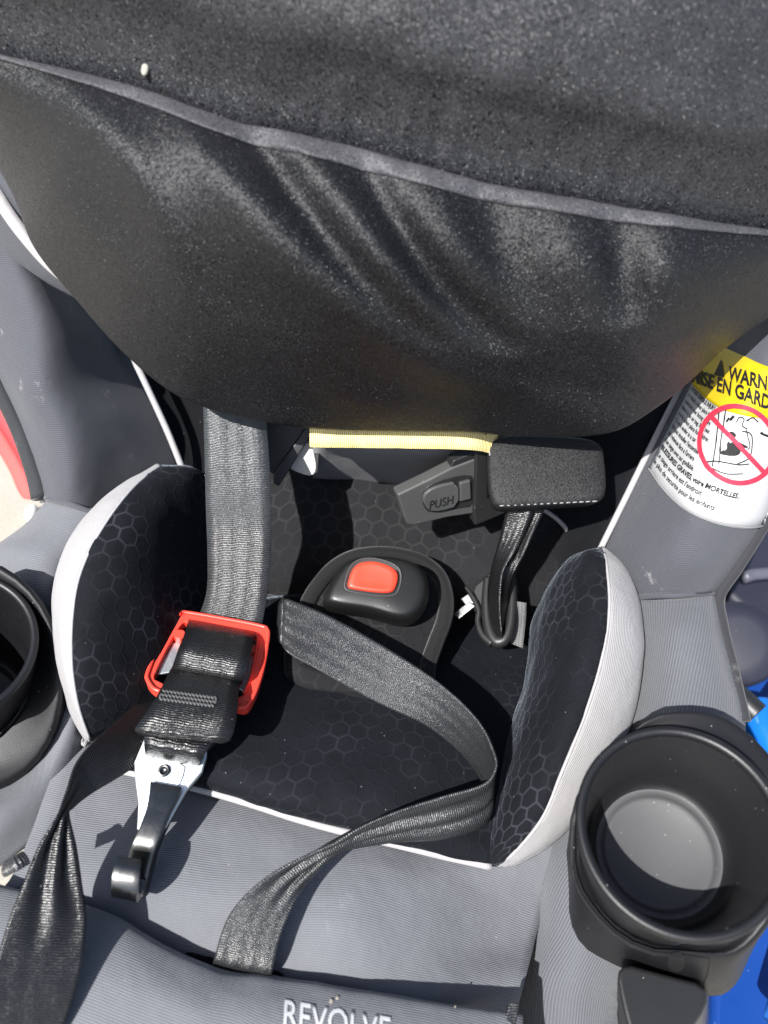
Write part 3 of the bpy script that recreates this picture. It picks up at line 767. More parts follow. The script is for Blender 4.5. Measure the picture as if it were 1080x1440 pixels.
LB = [
    [(296, 672, .262), (282, 662, .272), (262, 654, .280), (228, 653, .284), (221, 652, .280), (219, 655, .262)],
    [(308, 728, .236), (278, 706, .268), (232, 690, .292), (186, 687, .300), (160, 688, .290), (156, 694, .262)],
    [(312, 782, .216), (258, 766, .262), (198, 750, .296), (143, 744, .304), (110, 742, .290), (105, 748, .258)],
    [(314, 842, .206), (246, 832, .256), (176, 816, .290), (113, 806, .298), (82, 802, .282), (78, 808, .250)],
    [(306, 905, .202), (236, 894, .248), (160, 876, .280), (102, 866, .288), (76, 862, .272), (73, 868, .240)],
    [(286, 962, .202), (220, 954, .240), (152, 941, .268), (101, 935, .276), (82, 932, .262), (79, 938, .230)],
    [(246, 1004, .202), (196, 998, .228), (148, 990, .250), (110, 992, .256), (98, 990, .244), (95, 996, .220)],
    [(190, 1030, .203), (156, 1030, .216), (138, 1032, .226), (125, 1036, .228), (120, 1036, .224), (118, 1040, .208)],
    [(150, 1046, .200), (138, 1044, .206), (130, 1044, .208), (126, 1044, .208), (123, 1043, .206), (122, 1044, .200)]]
for rows, side in ((RB, 'right'), (LB, 'left')):
    g = surf(G(rows, 'z'), 9, 8)
    bo = grid_mesh('side_bolster', g[:, :25], M_BOL, ins, 0.003, rough=0.0012, rscale=45)
    tag(bo, side + ' black plush side bolster with pale trim along its outer edge')
    grid_mesh('bolster_trim', g[:, 24:], M_TRIM, bo, 0.003, rough=0.0006, rscale=40)
    edge = g[:, 24]
    tube('trim_seam', edge[4:-6:3] , 0.0009, M_PIPE, bo, n=2, sides=6)

# ------------------------------------------------------------------ canopy
can = empty('canopy', P(540, 400, d=.40), 'large black fabric sun canopy hanging over the seat, wrinkled and specked', 'canopy')
seam_px = [(-150, 40, .385), (0, 76, .378), (100, 98, .373), (200, 125, .369), (300, 160, .366), (400, 185, .364), (500, 207, .363), (600, 235, .364), (700, 260, .366), (800, 277, .369), (900, 295, .374), (1000, 311, .380), (1080, 322, .388), (1220, 340, .41)]
hem_px = [(-150, 30, 0.45), (0, 238, 0.442), (48, 345, 0.438), (110, 422, 0.44), (172, 492, 0.446), (242, 550, 0.456), (310, 578, 0.464), (385, 594, 0.47), (460, 603, 0.474), (560, 606, 0.476), (660, 607, 0.474), (760, 613, 0.47), (860, 606, 0.458), (925, 570, 0.446), (975, 530, 0.438), (1020, 488, 0.438), (1080, 446, 0.444), (1200, 380, 0.47)]
def resample(ctrl, n, wrap=8):
    c = cr(np.array(ctrl, float), wrap); L = np.concatenate([[0], np.cumsum(np.linalg.norm(np.diff(c[:, :2], axis=0), axis=1))]); L /= L[-1]
    t = np.linspace(0, 1, n); return np.stack([np.interp(t, L, c[:, k]) for k in range(3)], 1)
NC = 150
S = resample(seam_px, NC); Hm = resample(hem_px, NC)
S3 = np.array([P(*q[:2], d=q[2]) for q in S]); H3 = np.array([P(*q[:2], d=q[2]) for q in Hm])
to_cam = CAM - (S3 + H3) / 2; to_cam /= np.linalg.norm(to_cam, axis=1, keepdims=True)
rowsL = []
NR = 90
def wrinkle(px_t, v):
    """folds pulling down and to the right from the seam"""
    x = px_t
    w = 0.0
    for (c, amp, wid, slope, v0, v1) in WR:
        dd = (x - c - slope * v) / wid
        env = max(0.0, 1 - abs((v - (v0 + v1) / 2) / ((v1 - v0) / 2)) ** 2)
        w += 2.6 * amp * env * math.exp(-dd * dd)
    return w
WR = [(.28, .0030, .045, .46, -.1, .85), (.36, -.0026, .024, .40, -.1, .6), (.41, .0028, .036, .38, -.1, .7), (.475, -.0034, .022, .30, .0, .62), (.54, .0026, .034, .26, -.1, .75), (.62, -.002, .03, .08, 0, .6), (.70, .0016, .03, .05, -.1, .6), (.745, -.0022, .02, .05, 0, .5), (.80, .002, .03, .02, -.1, .6), (.22, -.0024, .05, .3, .1, 1.0), (.15, .0026, .05, .4, .0, .9), (.40, .0022, .05, .35, .4, 1.1), (.55, -.0022, .06, .3, .5, 1.1), (.66, .002, .05, .2, .4, 1.1)]
for i in range(NR + 1):
    v = i / NR; row = []
    bul = 0.034 * math.sin(math.pi * v ** 0.8); shade_fold = math.sin(math.pi * min(v / .60, 1.0)) ** 2  # bulge and left-hand puff shaped so the cloth below turns down into shade
    for j in range(NC):
        u = j / (NC - 1)
        p = S3[j] * (1 - v) + H3[j] * v + to_cam[j] * (bul * math.sin(math.pi * min(max(u, 0.02), .98)) ** 0.5)
        p = p + to_cam[j] * (0.011 * math.exp(-((u - .26 - .25 * v) / .15) ** 2) * shade_fold + wrinkle(u, v) + 0.0065 * fbm(p, 9, 1.0, 2) * min(1, 6 * v) * min(1, 5 * (1 - v)) + 0.0022 * fbm(p, 55, 4.0, 2) * math.exp(-v * 7))
        row.append(p)
    rowsL.append(row)
# turned-under hem
for k, (back_, up_) in enumerate(((.0015, -.0012), (.004, -.0015), (.008, .001), (.011, .010), (.012, .03))):
    rowsL.append([H3[j] - to_cam[j] * back_ + (S3[j] - H3[j]) / np.linalg.norm(S3[j] - H3[j]) * up_ for j in range(NC)])
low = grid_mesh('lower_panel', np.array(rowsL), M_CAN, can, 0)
tag(low, 'lower canopy panel hanging to a turned hem')
# upper panel: overhangs the seam a little, then climbs out over the seat
rowsU = []
upn = [(-.010, -.012), (-.006, -.002), (-.004, .004), (-.001, .016), (.004, .03), (.012, .05), (.012, .09), (.0, .13), (-.04, .165), (-.10, .185), (-.17, .19), (-.24, .17)]
upn = cr(np.array([(a, b, 0) for a, b in upn]), 7)
for a, b, _ in upn:
    row = []
    for j in range(NC):
        u = j / (NC - 1)
        # away along +y for the climb, towards the camera for the bulge
        updir = np.array([0, .35, .94])
        p = S3[j] + updir * b + np.array([0, -1, .15]) * a * 1.0
        wr_ = 0.0014 * math.exp(-((b - 0.012) / .02) ** 2) * (fbm((u * 60, b * 4, 0), 1.0, 9.0, 2) * 1.6) + 0.005 * fbm(p, 14, 7.0, 3)* min(1, max(0, b * 25))
        p = p + np.array([0, -.8, .4]) * wr_
        row.append(p)
    rowsU.append(row)
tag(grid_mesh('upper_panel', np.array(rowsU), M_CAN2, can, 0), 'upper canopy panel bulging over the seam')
# raised seam allowance just below the seam line
sb = []
for i, (vv, h) in enumerate(((.0, -.002), (.004, .0016), (.022, .0022), (.052, .0021), (.066, .0010), (.069, -.001))):
    row = []
    for j in range(NC):
        base = np.array(rowsL[int(round(vv * NR))][j]) if vv > .01 else np.array(rowsL[0][j])
        fr = vv * NR - int(vv * NR); i0 = int(vv * NR)
        base = np.array(rowsL[i0][j]) * (1 - fr) + np.array(rowsL[i0 + 1][j]) * fr
        row.append(base + to_cam[j] * (h + 0.0012 * fbm(base, 110, 2.0, 2) * (1 if 0 < i < 4 else 0)))
    sb.append(row)
sbg = surf(np.array(sb), 4, 1)
grid_mesh('seam_binding', sbg, canopy_mat('canopy_seam_lightened', (0.06, 0.06, 0.066), rough=0.4), can, 0)  # canopy cloth in a lighter tone, painting the light its raised edge catches

ub = bvh_of(np.array(rowsU))
q = onto(ub, 203, 95, 0.0002); pf_ = Plane(q, q + RT * .01, q + UP * .01)
tag(dome('pale_fleck', [(198, 104), (200, 90), (206, 84), (210, 94), (208, 104), (203, 108)], pf_, [(1, 0), (.9, .0006), (.5, .001)], plastic('pale_crumb', (0.32, 0.31, 0.27), .8, .2), can, smooth=1), 'small pale fleck stuck above the seam')

# ------------------------------------------------------------------ tether strap with red adjuster and hook
tet = empty('tether_strap', P(300, 900, z=.24), 'black tether strap with red plastic adjuster frame and steel hook on its end', 'strap')
ribbon('webbing', [(284, 540, .515, 364, 560, .515), (286, 580, .500, 374, 598, .500), (288, 650, .480, 379, 656, .480), (290, 720, .468, 381, 722, .468), (292, 780, .478, 380, 785, .478), (290, 835, .492, 374, 848, .492), (272, 885, .500, 362, 905, .500), (258, 930, .505, 350, 955, .505)], M_WEBG, tet, dep='d', n=8)
pf = Plane(P(255, 865, z=.2460), P(378, 885, z=.2460), P(210, 960, z=.2520))
# frame: outer outline, C-shaped, opening at the foot
frame_o = [(252, 860), (262, 858), (370, 878), (379, 884), (379, 897), (373, 935), (362, 972), (352, 992), (344, 998), (331, 995), (326, 987), (334, 980), (344, 976), (354, 950), (362, 915), (364, 895), (356, 891), (262, 873), (254, 878), (238, 905), (222, 938), (215, 954), (224, 958), (232, 962), (226, 975), (214, 970), (205, 958), (205, 945), (222, 905), (240, 872)]
fr_ = prism('adjuster_frame', frame_o, pf, 0.007, M_RED, tet, off=-0.002, smooth=1, bev=0.0011, seg=3)
tube('frame_edge', [pf.at(x, y, -.0012) for x, y in chaikin([(254, 862), (264, 861), (369, 880), (377, 886), (377, 897), (371, 935), (360, 971), (350, 990), (343, 995), (333, 993)], 1)[:-2]], 0.0013, M_RED, fr_, sides=8, n=3)
tube('frame_edge', [pf.at(x, y, -.0012) for x, y in ((254, 862), (242, 874), (224, 906), (208, 945), (208, 957), (216, 968), (225, 972))], 0.0013, M_RED, fr_, sides=8, n=5)
tube('frame_edge', [pf.at(x, y, -.0014) for x, y in ((262, 875), (300, 882), (356, 892), (362, 897), (360, 915), (353, 950), (343, 975))], 0.0010, M_RED, fr_, sides=8, n=5)
tag(fr_, 'red plastic adjuster frame')
inn = [(262, 873), (356, 891), (351, 905), (258, 886)]
for q in ([(247, 884), (262, 886), (258, 899), (243, 897)], [(345, 904), (362, 907), (360, 918), (344, 915)]):
    prism('frame_lug', q, pf, 0.006, M_RED, fr_, off=-0.001, smooth=1, bev=0.0007)
for q in ([(244, 903), (254, 905), (240, 945), (222, 948), (226, 936)], [(345, 925), (360, 922), (352, 955), (343, 972), (336, 968)]):
    prism('side_plate', q, pf, 0.0015, M_ZINC, tet, off=-0.006, bev=0.0004)
# webbing loop over the bar
ribbon('webbing_loop', [(268, 868, .2340, 356, 885, .2340), (264, 876, .2500, 357, 893, .2500), (259, 893, .2580, 355, 911, .2580), (252, 912, .2620, 350, 931, .2620), (246, 930, .2600, 345, 950, .2600), (240, 944, .2520, 340, 962, .2520), (236, 950, .2380, 336, 968, .2380)], M_WEBS, tet, n=8)
flap = ribbon('webbing_tail', [(244, 936, .2520, 342, 956, .2520), (236, 950, .2590, 336, 970, .2590), (222, 978, .2650, 334, 999, .2640), (206, 1003, .2670, 330, 1024, .2650), (192, 1022, .2655, 326, 1036, .2640), (191, 1027, .2640, 322, 1041, .2625), (197, 1032, .2625, 312, 1044, .2610)], M_WEBS, tet, n=8, thick=0.0022)
# rounded end of the tail
ribbon('webbing_fold', [(205, 1020, .2540, 306, 1040, .2520), (203, 1032, .2570, 298, 1048, .2550), (204, 1046, .2560, 288, 1060, .2540), (206, 1058, .2480, 281, 1070, .2460), (208, 1062, .2380, 278, 1074, .2360)], M_WEBS, tet, n=8, thick=0.004)
# stitched patch
pt = Plane(P(236, 955, z=.2605), P(336, 975, z=.2605), P(206, 1008, z=.2685))
zz = []
for r in range(3):
    for c in range(30):
        zz.append(pt.at(229 + c * 2.6 + (r % 1) - r * 2, 970 + c * 0.35 + r * 5.5 + (3 if c % 2 else 0), 0.0016))
tube('stitch_patch', zz[:30] + zz[30:60][::-1] + zz[60:], 0.0007, plastic('grey_thread', (0.09, 0.09, 0.09), 0.6, 0.3), flap, n=1 if False else 2, sides=5)
# hook plate
ph = Plane(P(203, 1045, z=.2420), P(290, 1060, z=.2420), P(210, 1165, z=.2340))
hk = prism('hook_plate', [(203, 1036), (292, 1044), (290, 1066), (284, 1086), (262, 1112), (246, 1140), (232, 1166), (192, 1168), (194, 1130), (190, 1100), (188, 1072)], ph, 0.0035, M_ZINC, tet, bev=0.0012, smooth=0)
tag(hk, 'pale zinc plate of the tether hook')
prism('inner_plate', [(212, 1064), (262, 1072), (256, 1098), (246, 1112), (208, 1106), (210, 1084)], ph, 0.002, M_ZINC, hk, off=0.0012, bev=0.0006, smooth=1)
c_ = ph.at(231, 1084, 0.0012)
lathe('rivet', [(0.0001, .0006), (.0016, .0006), (.0018, .0016), (.0032, .0018), (.0034, .0), (.0034, -.001)], c_, ph.n, M_STEEL, hk, n=24)
# stem and curl
def bar(name, secs, thick, mat, parent, n=8):
    A = cr(np.array([P(s[0], s[1], z=s[2]) for s in secs]), n); B = cr(np.array([P(s[3], s[4], z=s[5]) for s in secs]), n)
    g = np.array([[A[i] * (1 - t) + B[i] * t for t in np.linspace(0, 1, 5)] for i in range(len(A))])
    o = grid_mesh(name, g, mat, parent, thick, inward=True)
    b = o.modifiers.new('edge', 'BEVEL'); b.width = 0.0009; b.segments = 2; b.limit_method = 'ANGLE'; b.angle_limit = R(50)
    return o
bar('hook_stem', [(211, 1098, .2430, 256, 1106, .2430), (210, 1112, .2440, 250, 1120, .2440), (206, 1135, .2445, 239, 1142, .2445), (197, 1160, .2445, 229, 1167, .2445), (186, 1185, .2425, 219, 1192, .2425), (178, 1210, .2360, 212, 1216, .2360), (172, 1235, .2300, 206, 1241, .2300), (167, 1252, .2270, 200, 1259, .2270)], 0.0045, M_STEEL, tet)
bar('hook_curl', [(172, 1236, .2280, 206, 1241, .2280), (164, 1258, .2290, 198, 1264, .2290), (158, 1262, .2370, 192, 1269, .2370), (156, 1254, .2460, 192, 1260, .2460), (157, 1238, .2505, 194, 1243, .2505), (160, 1220, .2520, 196, 1225, .2520), (163, 1203, .2505, 198, 1208, .2505)], 0.004, M_STEEL, tet)
# hook side wall
prism('hook_side', [(284, 1088), (262, 1114), (246, 1142), (232, 1170), (222, 1195), (214, 1225), (206, 1255), (199, 1264), (196, 1250), (204, 1222), (214, 1190), (224, 1162), (240, 1130), (262, 1102)], ph, 0.004, M_BLK, tet, off=-0.0045, bev=0.0008)

# ------------------------------------------------------------------ middle webbing loop
mid = empty('adjuster_webbing', P(540, 1000, z=.23), 'long black webbing strap looping across the cushion into the slot in front', 'strap')
ribbon('webbing', [
    (399, 842, .244, 396, 905, .238), (412, 845, .250, 408, 920, .243), (470, 870, .256, 450, 944, .246), (550, 915, .260, 530, 988, .246), (620, 962, .262, 598, 1020, .244), (672, 1012, .262, 646, 1057, .240),
    (696, 1060, .262, 676, 1096, .234), (695, 1086, .261, 692, 1130, .230), (676, 1104, .260, 680, 1160, .228), (622, 1120, .259, 628, 1178, .229), (558, 1141, .258, 560, 1183, .231), (506, 1163, .258, 502, 1190, .234),
    (470, 1184, .257, 476, 1196, .240), (428, 1203, .254, 448, 1224, .243), (370, 1236, .250, 418, 1262, .244), (324, 1284, .242, 394, 1318, .241), (302, 1345, .228, 383, 1366, .228), (300, 1362, .205, 380, 1376, .205)], M_WEB, mid, n=10, across=24, pleat=(7, 14.5, .0026, 2.6))
# the strap's hidden start, tucked by the crotch pad
ribbon('webbing_start', [(399, 838, .246, 396, 905, .239), (394, 846, .240, 391, 900, .232), (392, 850, .225, 390, 896, .215), (396, 850, .205, 394, 896, .20)], M_WEB, mid, n=6)

# ------------------------------------------------------------------ twisted strap on the left
lf = empty('twisted_webbing', P(90, 1200, z=.24), 'twisted glossy black webbing strap running down the left front edge', 'strap')
ribbon('webbing', [
    (300, 905, .212, 330, 965, .210), (225, 962, .222, 290, 1000, .216), (170, 1008, .240, 230, 1052, .226), (134, 1040, .250, 172, 1090, .236), (108, 1072, .256, 128, 1116, .244), (93, 1115, .260, 102, 1136, .250), (78, 1150, .262, 96, 1146, .256),
    (55, 1190, .262, 106, 1190, .254), (34, 1240, .262, 114, 1240, .254), (14, 1290, .262, 121, 1290, .254), (-5, 1350, .260, 116, 1350, .252), (-20, 1410, .256, 100, 1410, .247), (-40, 1480, .245, 75, 1480, .236), (-60, 1560, .22, 50, 1560, .21)], M_WEBS, lf, n=10, across=24, pleat=(4, 10, .0014, 2.2))
# little knotted tab at its side
tube('edge_loop', [P(8, 1222, z=.262), P(22, 1214, z=.266), P(36, 1206, z=.264)], 0.004, M_WEB, lf, flat=.6)

# ------------------------------------------------------------------ crotch buckle
bk = empty('crotch_buckle', P(530, 850, z=.22), 'black crotch buckle with red release button on a padded hexagon tab', 'buckle')
pb = Plane(P(420, 930, z=.222), P(600, 940, z=.222), P(530, 780, z=.232))
pad_o = [(404, 960), (400, 900), (424, 862), (440, 826), (466, 796), (500, 779), (545, 775), (590, 784), (618, 805), (629, 838), (626, 870), (612, 905), (602, 935), (596, 975), (560, 985), (480, 975)]
pd = dome('crotch_pad', pad_o, pb, [(1.0, -.020), (1.02, -.010), (1.0, -.003), (.95, 0), (.88, .0005), (.6, .001), (.3, .001)], M_HEX, bk, smooth=2)
tag(pd, 'black hexagon cloth crotch pad with bound edge')
rim_p = [(600, 955), (603, 932), (613, 903), (625, 870), (627, 838), (616, 808), (588, 788), (545, 779), (500, 783), (468, 800), (444, 828), (428, 858)]
tube('pad_binding', [pb.at(x, y, .0005) for x, y in rim_p], 0.0054, rib_fabric('black_binding_tape', (0.0065, 0.0065, 0.007), period=0.001), pd, sides=10)
tube('pad_stitching', [pb.at(560 + (x - 560) * .88, 870 + (y - 870) * .88, .0014) for x, y in rim_p[1:8]], 0.0005, M_THREAD if False else M_WEB, pd, sides=5)
ph2 = Plane(P(465, 850, z=.246), P(575, 872, z=.246), P(530, 785, z=.256))
hous = dome('buckle_housing', [(452, 846), (466, 856), (520, 862), (560, 876), (585, 872), (603, 846), (600, 806), (575, 789), (530, 783), (490, 788), (472, 808)], ph2, [(1.0, -.016), (1.03, -.010), (1.035, -.003), (1.02, .0012), (.985, .0042), (.94, .0066), (.88, .0082), (.80, .0090), (.5, .0098), (.2, .010)], M_BUCK, bk, smooth=1)
bs = hous.modifiers.new('round', 'SUBSURF'); bs.levels = 1; bs.render_levels = 2
tag(hous, 'black plastic buckle housing')
pbt = Plane(ph2.at(487, 830, .0098), ph2.at(565, 835, .0098), ph2.at(525, 790, .0108))
dome('bezel', [(482, 826), (490, 832), (525, 838), (552, 839), (561, 832), (566, 810), (560, 795), (530, 784), (505, 785), (491, 796)], pbt, [(1.02, -.004), (1.01, .0002), (.985, .0008), (.955, .0002), (.93, -.001)], M_CLIP, hous, smooth=2)
dome('release_button', [(486, 825), (493, 829), (525, 834), (550, 835), (557, 829), (562, 811), (556, 799), (530, 789), (506, 790), (494, 800)], pbt, [(.98, -.004), (.97, .0004), (.95, .0016), (.90, .0022), (.7, .0019), (.3, .0016)], M_BTN, bk, smooth=2)
tube('housing_ridge', [ph2.at(468, 842, .0068), ph2.at(520, 849, .0074), ph2.at(572, 857, .0066)], 0.0016, M_BUCK, hous, sides=8)
prism('lower_strap', [(412, 925), (470, 948), (540, 972), (590, 985), (590, 1010), (480, 990), (418, 960)], Plane(P(412, 925, z=.224), P(590, 985, z=.222), P(480, 990, z=.215)), 0.01, M_DARK, bk, smooth=1, bev=0.003)

# ------------------------------------------------------------------ chest clip, its cover, harness strap and tongue
cc = empty('chest_clip', P(640, 690, d=.53), 'dark grey plastic chest clip half with PUSH button sticking out of a black fabric cover', 'clip')
pc = Plane(P(560, 700, d=.503), P(670, 690, d=.522), P(600, 740, d=.526))
body = prism('clip_body', [(559, 696), (603, 675), (636, 658), (670, 645), (671, 722), (630, 728), (580, 740), (573, 738), (568, 725)], pc, 0.010, M_CLIP, cc, bev=0.0016, smooth=0)
tag(body, 'tapered grey clip half with an oval push button')
prism('clip_rail', [(634, 658), (638, 648), (668, 636), (672, 648), (642, 661)], pc, 0.009, M_BLK, cc, off=-.001, bev=0.001)
prism('button_well', [(593, 697), (598, 687), (615, 677), (650, 668), (668, 670), (668, 712), (640, 716), (605, 722), (596, 714)], pc, 0.002, M_BLK, body, off=0.0006, smooth=1, bev=0.0004)
btn = prism('push_button', [(594, 703), (600, 692), (616, 684), (646, 678), (646, 712), (618, 720), (602, 719)], pc, 0.003, M_CLIP, cc, off=0.0034, smooth=1, bev=0.001)
prism('latch', [(647, 680), (662, 676), (663, 702), (647, 706)], pc, 0.003, M_CLIP, cc, off=0.003, smooth=0, bev=0.0009)
lay('button_text', text_mesh('PUSH', 1, 0.0), lambda x, y: pc.at(603 + x * 14.5 + y * 1.5, 716.5 - x * 3.6 - y * 17, .00345), M_INK, btn, 0.0003)
prism('clip_shoulder', [(668, 606), (686, 606), (687, 700), (712, 722), (668, 740), (666, 720), (669, 660)], pc, 0.014, M_BLK, cc, off=0.0025, bev=0.0015)
pcv = Plane(P(690, 615, d=.500), P(850, 622, d=.500), P(700, 715, d=.488))
cov_o = [(687, 612), (768, 612), (846, 618), (851, 655), (853, 690), (846, 705), (800, 709), (740, 713), (702, 715), (690, 704), (686, 660)]
cov = dome('fabric_cover', cov_o, pcv, [(.97, -.012), (1.0, -.006), (1.0, -.001), (.985, .0012), (.93, .0022), (.8, .003), (.5, .0036), (.2, .0038)], canopy_mat('black_cover_cloth', (0.016, 0.016, 0.0165), rough=0.5, spec=0.3, flake=0.7), cc, smooth=2)
tag(cov, 'black fabric cover with pale stitching over the chest clip')
for k in range(15):
    x = 703 + k * 9.3; y = 711.5 - k * 0.45
    tube('stitch', [pcv.at(x, y, .0010), pcv.at(x + 3.0, y - .3, .0018), pcv.at(x + 6.2, y - .5, .0010)], 0.0005, M_THREAD, cov, n=3, sides=5)
for k in range(2):
    x = 688.5 - k * .1; y = 620 + k * 13
    tube('stitch', [pcv.at(x, y, .0010), pcv.at(x + .2, y + 4, .0016), pcv.at(x + .4, y + 8, .0010)], 0.0005, M_THREAD, cov, n=3, sides=5)

hs_ = empty('harness_strap', P(720, 800, d=.53), 'bunched black harness webbing running from the fabric cover to the buckle tongue', 'strap')
ribbon('webbing', [(715, 690, .502, 752, 690, .500), (712, 716, .506, 750, 716, .502), (706, 742, .512, 742, 738, .506), (700, 768, .518, 726, 772, .510), (692, 800, .522, 708, 804, .508), (687, 835, .524, 704, 838, .510), (690, 868, .522, 704, 862, .512), (701, 895, .520, 706, 890, .512), (706, 905, .526, 708, 900, .522)], M_WEBS, hs_, dep='d', n=8)
ribbon('webbing', [(735, 690, .510, 772, 690, .508), (734, 716, .512, 766, 716, .508), (728, 745, .518, 752, 746, .512), (716, 780, .520, 738, 778, .514), (706, 812, .516, 720, 815, .520), (702, 845, .512, 712, 850, .522), (703, 875, .514, 708, 878, .522), (705, 895, .520, 708, 896, .526)], M_WEBS, hs_, dep='d', n=8)
tg = empty('buckle_tongue', P(700, 870, d=.54), 'black plastic harness buckle tongue with chrome blade lying beside the right bolster', 'buckle tongue')
ptg = Plane(P(670, 830, d=.540), P(722, 830, d=.532), P(700, 905, d=.520))
# ring of the tongue as a C-outline around its slot
prism('tongue_body', [(662, 826), (680, 812), (692, 800), (722, 800), (727, 815), (726, 850), (722, 885), (715, 902), (700, 911), (684, 907), (677, 894), (672, 872), (668, 850),
                      ], ptg, 0.008, M_BLK, tg, smooth=1, bev=0.002, off=-0.004)
tube('tongue_ring', [ptg.at(x, y) for x, y in ((686, 812), (684, 840), (685, 868), (690, 890), (699, 902), (710, 898), (717, 880), (720, 850), (720, 812))], [0.0030, 0.0034, 0.0036, 0.004, 0.0042, 0.004, 0.0036, 0.0034, 0.003], M_BLK, tg, sides=12)
tube('tongue_edge', [ptg.at(x, y) for x, y in ((655, 825), (665, 840), (673, 858), (672, 874), (678, 892), (692, 905))], [0.0014, 0.0018, 0.002, 0.002, 0.0024, 0.003], M_BLK, tg, sides=10)
prism('tongue_blade', [(637, 863), (660, 846), (668, 852), (645, 870)], ptg, 0.002, M_CHROME, tg, off=-0.002, bev=0.0004)
prism('tongue_blade', [(648, 842), (660, 834), (668, 846), (656, 852)], ptg, 0.002, M_CHROME, tg, off=-0.005, bev=0.0004)
# short end of a pale strap behind the tongue
ribbon('webbing_stub', [(722, 845, .236, 740, 848, .236), (721, 870, .226, 739, 872, .226), (718, 905, .216, 735, 912, .216)], webbing('grey_white_webbing', (0.14, 0.14, 0.14), rough=.5), tg, n=5)

# ------------------------------------------------------------------ yellow belt and left clip half behind the canopy hem
yb = ribbon('yellow_belt', [(436, 570, .487, 436, 628, .489), (446, 573, .486, 447, 629, .488), (520, 575, .486, 520, 630, .488), (600, 576, .486, 600, 631, .488), (664, 578, .488, 664, 633, .490), (700, 580, .500, 700, 640, .502)], M_YEL, None, dep='d', n=8)
tag(yb, 'pale yellow webbing belt across the backrest below the canopy hem', 'strap')
lc = empty('clip_half', P(410, 630, d=.54), 'black plastic clip half and pale tab beside the left strap under the canopy hem', 'clip')
plc = Plane(P(390, 620, d=.53), P(440, 610, d=.53), P(395, 680, d=.535))
prism('clip_face', [(374, 585), (440, 585), (424, 612), (400, 645), (386, 668), (374, 660)], plc, 0.006, M_BLK, lc, bev=0.001)
prism('clip_arm', [(436, 592), (446, 600), (420, 640), (392, 684), (384, 680), (384, 668), (410, 630)], plc, 0.009, M_BLK, lc, off=.004, bev=0.001)
prism('clip_side', [(437, 590), (447, 590), (449, 640), (447, 664), (440, 670), (443, 640)], plc, 0.005, M_BLK, lc, off=-.004, bev=0.0006)
prism('pale_tab', [(437, 612), (442, 640), (445, 655), (443, 666), (434, 670), (408, 660), (406, 654)], plc, 0.003, plastic('pale_grey_plastic', (0.50, 0.48, 0.45), 0.6, 0.3), lc, off=-.003, smooth=1, bev=0.0006)

# ------------------------------------------------------------------ cup holders
def cup_holder(rim_px, rim_d, floor_px, floor_d, rr, label, floor_mat):
    top = P(*rim_px, d=rim_d); bot = P(*floor_px, d=floor_d); ax = top - bot; H = np.linalg.norm(ax); ax = ax / H
    e = empty('cup_holder', bot, label, 'cup holder', 'cup holders on the armrests')
    rim = [(rr - .0035, -.004), (rr - .0034, -.0012), (rr - .0022, .0003), (rr, .0006), (rr + .0009, -.0002), (rr + .0012, -.002), (rr + .0009, -.0042), (rr + .0003, -.006), (rr - .0001, -.008)]
    lathe('rim', rim, top, ax, M_CUP, e)
    wall = [(rr - .0035, -.004), (rr - .004, -.01), (rr - .006, -H * .5), (rr - .0085, -H + .006), (rr - .0115, -H + .0015), (rr - .014, -H + .0002)]
    lathe('cup_wall', wall, top, ax, M_CUP, e)
    lathe('cup_floor', [(rr - .0139, .0004), (rr - .0165, -.0002), (rr - .0175, .0010), (rr - .0195, .0012), (rr - .021, .0006), (0.00005, .0006)], bot, ax, floor_mat, e)
    out = [(rr - .0001, -.008), (rr - .001, -.02), (rr - .003, -H * .6), (rr - .004, -H - .004), (rr - .006, -H - .008), (0.0001, -H - .008)]
    lathe('outer_wall', out, top, ax, M_BLKM, e)
    return e, top, bot, ax
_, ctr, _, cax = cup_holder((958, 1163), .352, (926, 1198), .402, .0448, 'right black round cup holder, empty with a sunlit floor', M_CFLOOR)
_, ctl, _, cal = cup_holder((-72, 905), .430, (-38, 990), .51, .0440, 'left black round cup holder cut by the picture edge', M_CUP)
ch = [x for x in COL.objects if x.name.startswith('cup_holder')]
# right bracket: rear collar, wide housing under the cup, glossy foot
def blk(name, base_pts, top_pts, mat, parent, bev=0.004):
    bm = bmesh.new(); b = [bm.verts.new(p) for p in base_pts]; t = [bm.verts.new(p) for p in top_pts]; k = len(b)
    bm.faces.new(t); bm.faces.new(b[::-1])
    for i in range(k): bm.faces.new((b[i], b[(i + 1) % k], t[(i + 1) % k], t[i]))
    bmesh.ops.recalc_face_normals(bm, faces=bm.faces)
    me = bpy.data.meshes.new(name); bm.to_mesh(me); bm.free(); me.polygons.foreach_set('use_smooth', [True] * len(me.polygons))
    o = link(name, me, mat, parent)
    m = o.modifiers.new('edge', 'BEVEL'); m.width = bev; m.segments = 4; m.limit_method = 'ANGLE'; m.angle_limit = R(35)
    w = o.modifiers.new('wn', 'WEIGHTED_NORMAL'); return o
rc, lcup = ch[0], ch[1]
hs_top = chaikin([(822, 1130), (905, 1000), (985, 992), (1045, 1015), (1120, 1100), (1110, 1250), (1050, 1330), (1000, 1352), (880, 1310), (815, 1240)], 2)
hs_bot = chaikin([(800, 1215), (870, 1100), (1000, 1060), (1070, 1100), (1100, 1200), (1060, 1320), (1035, 1400), (1000, 1412), (870, 1364), (800, 1325)], 2)
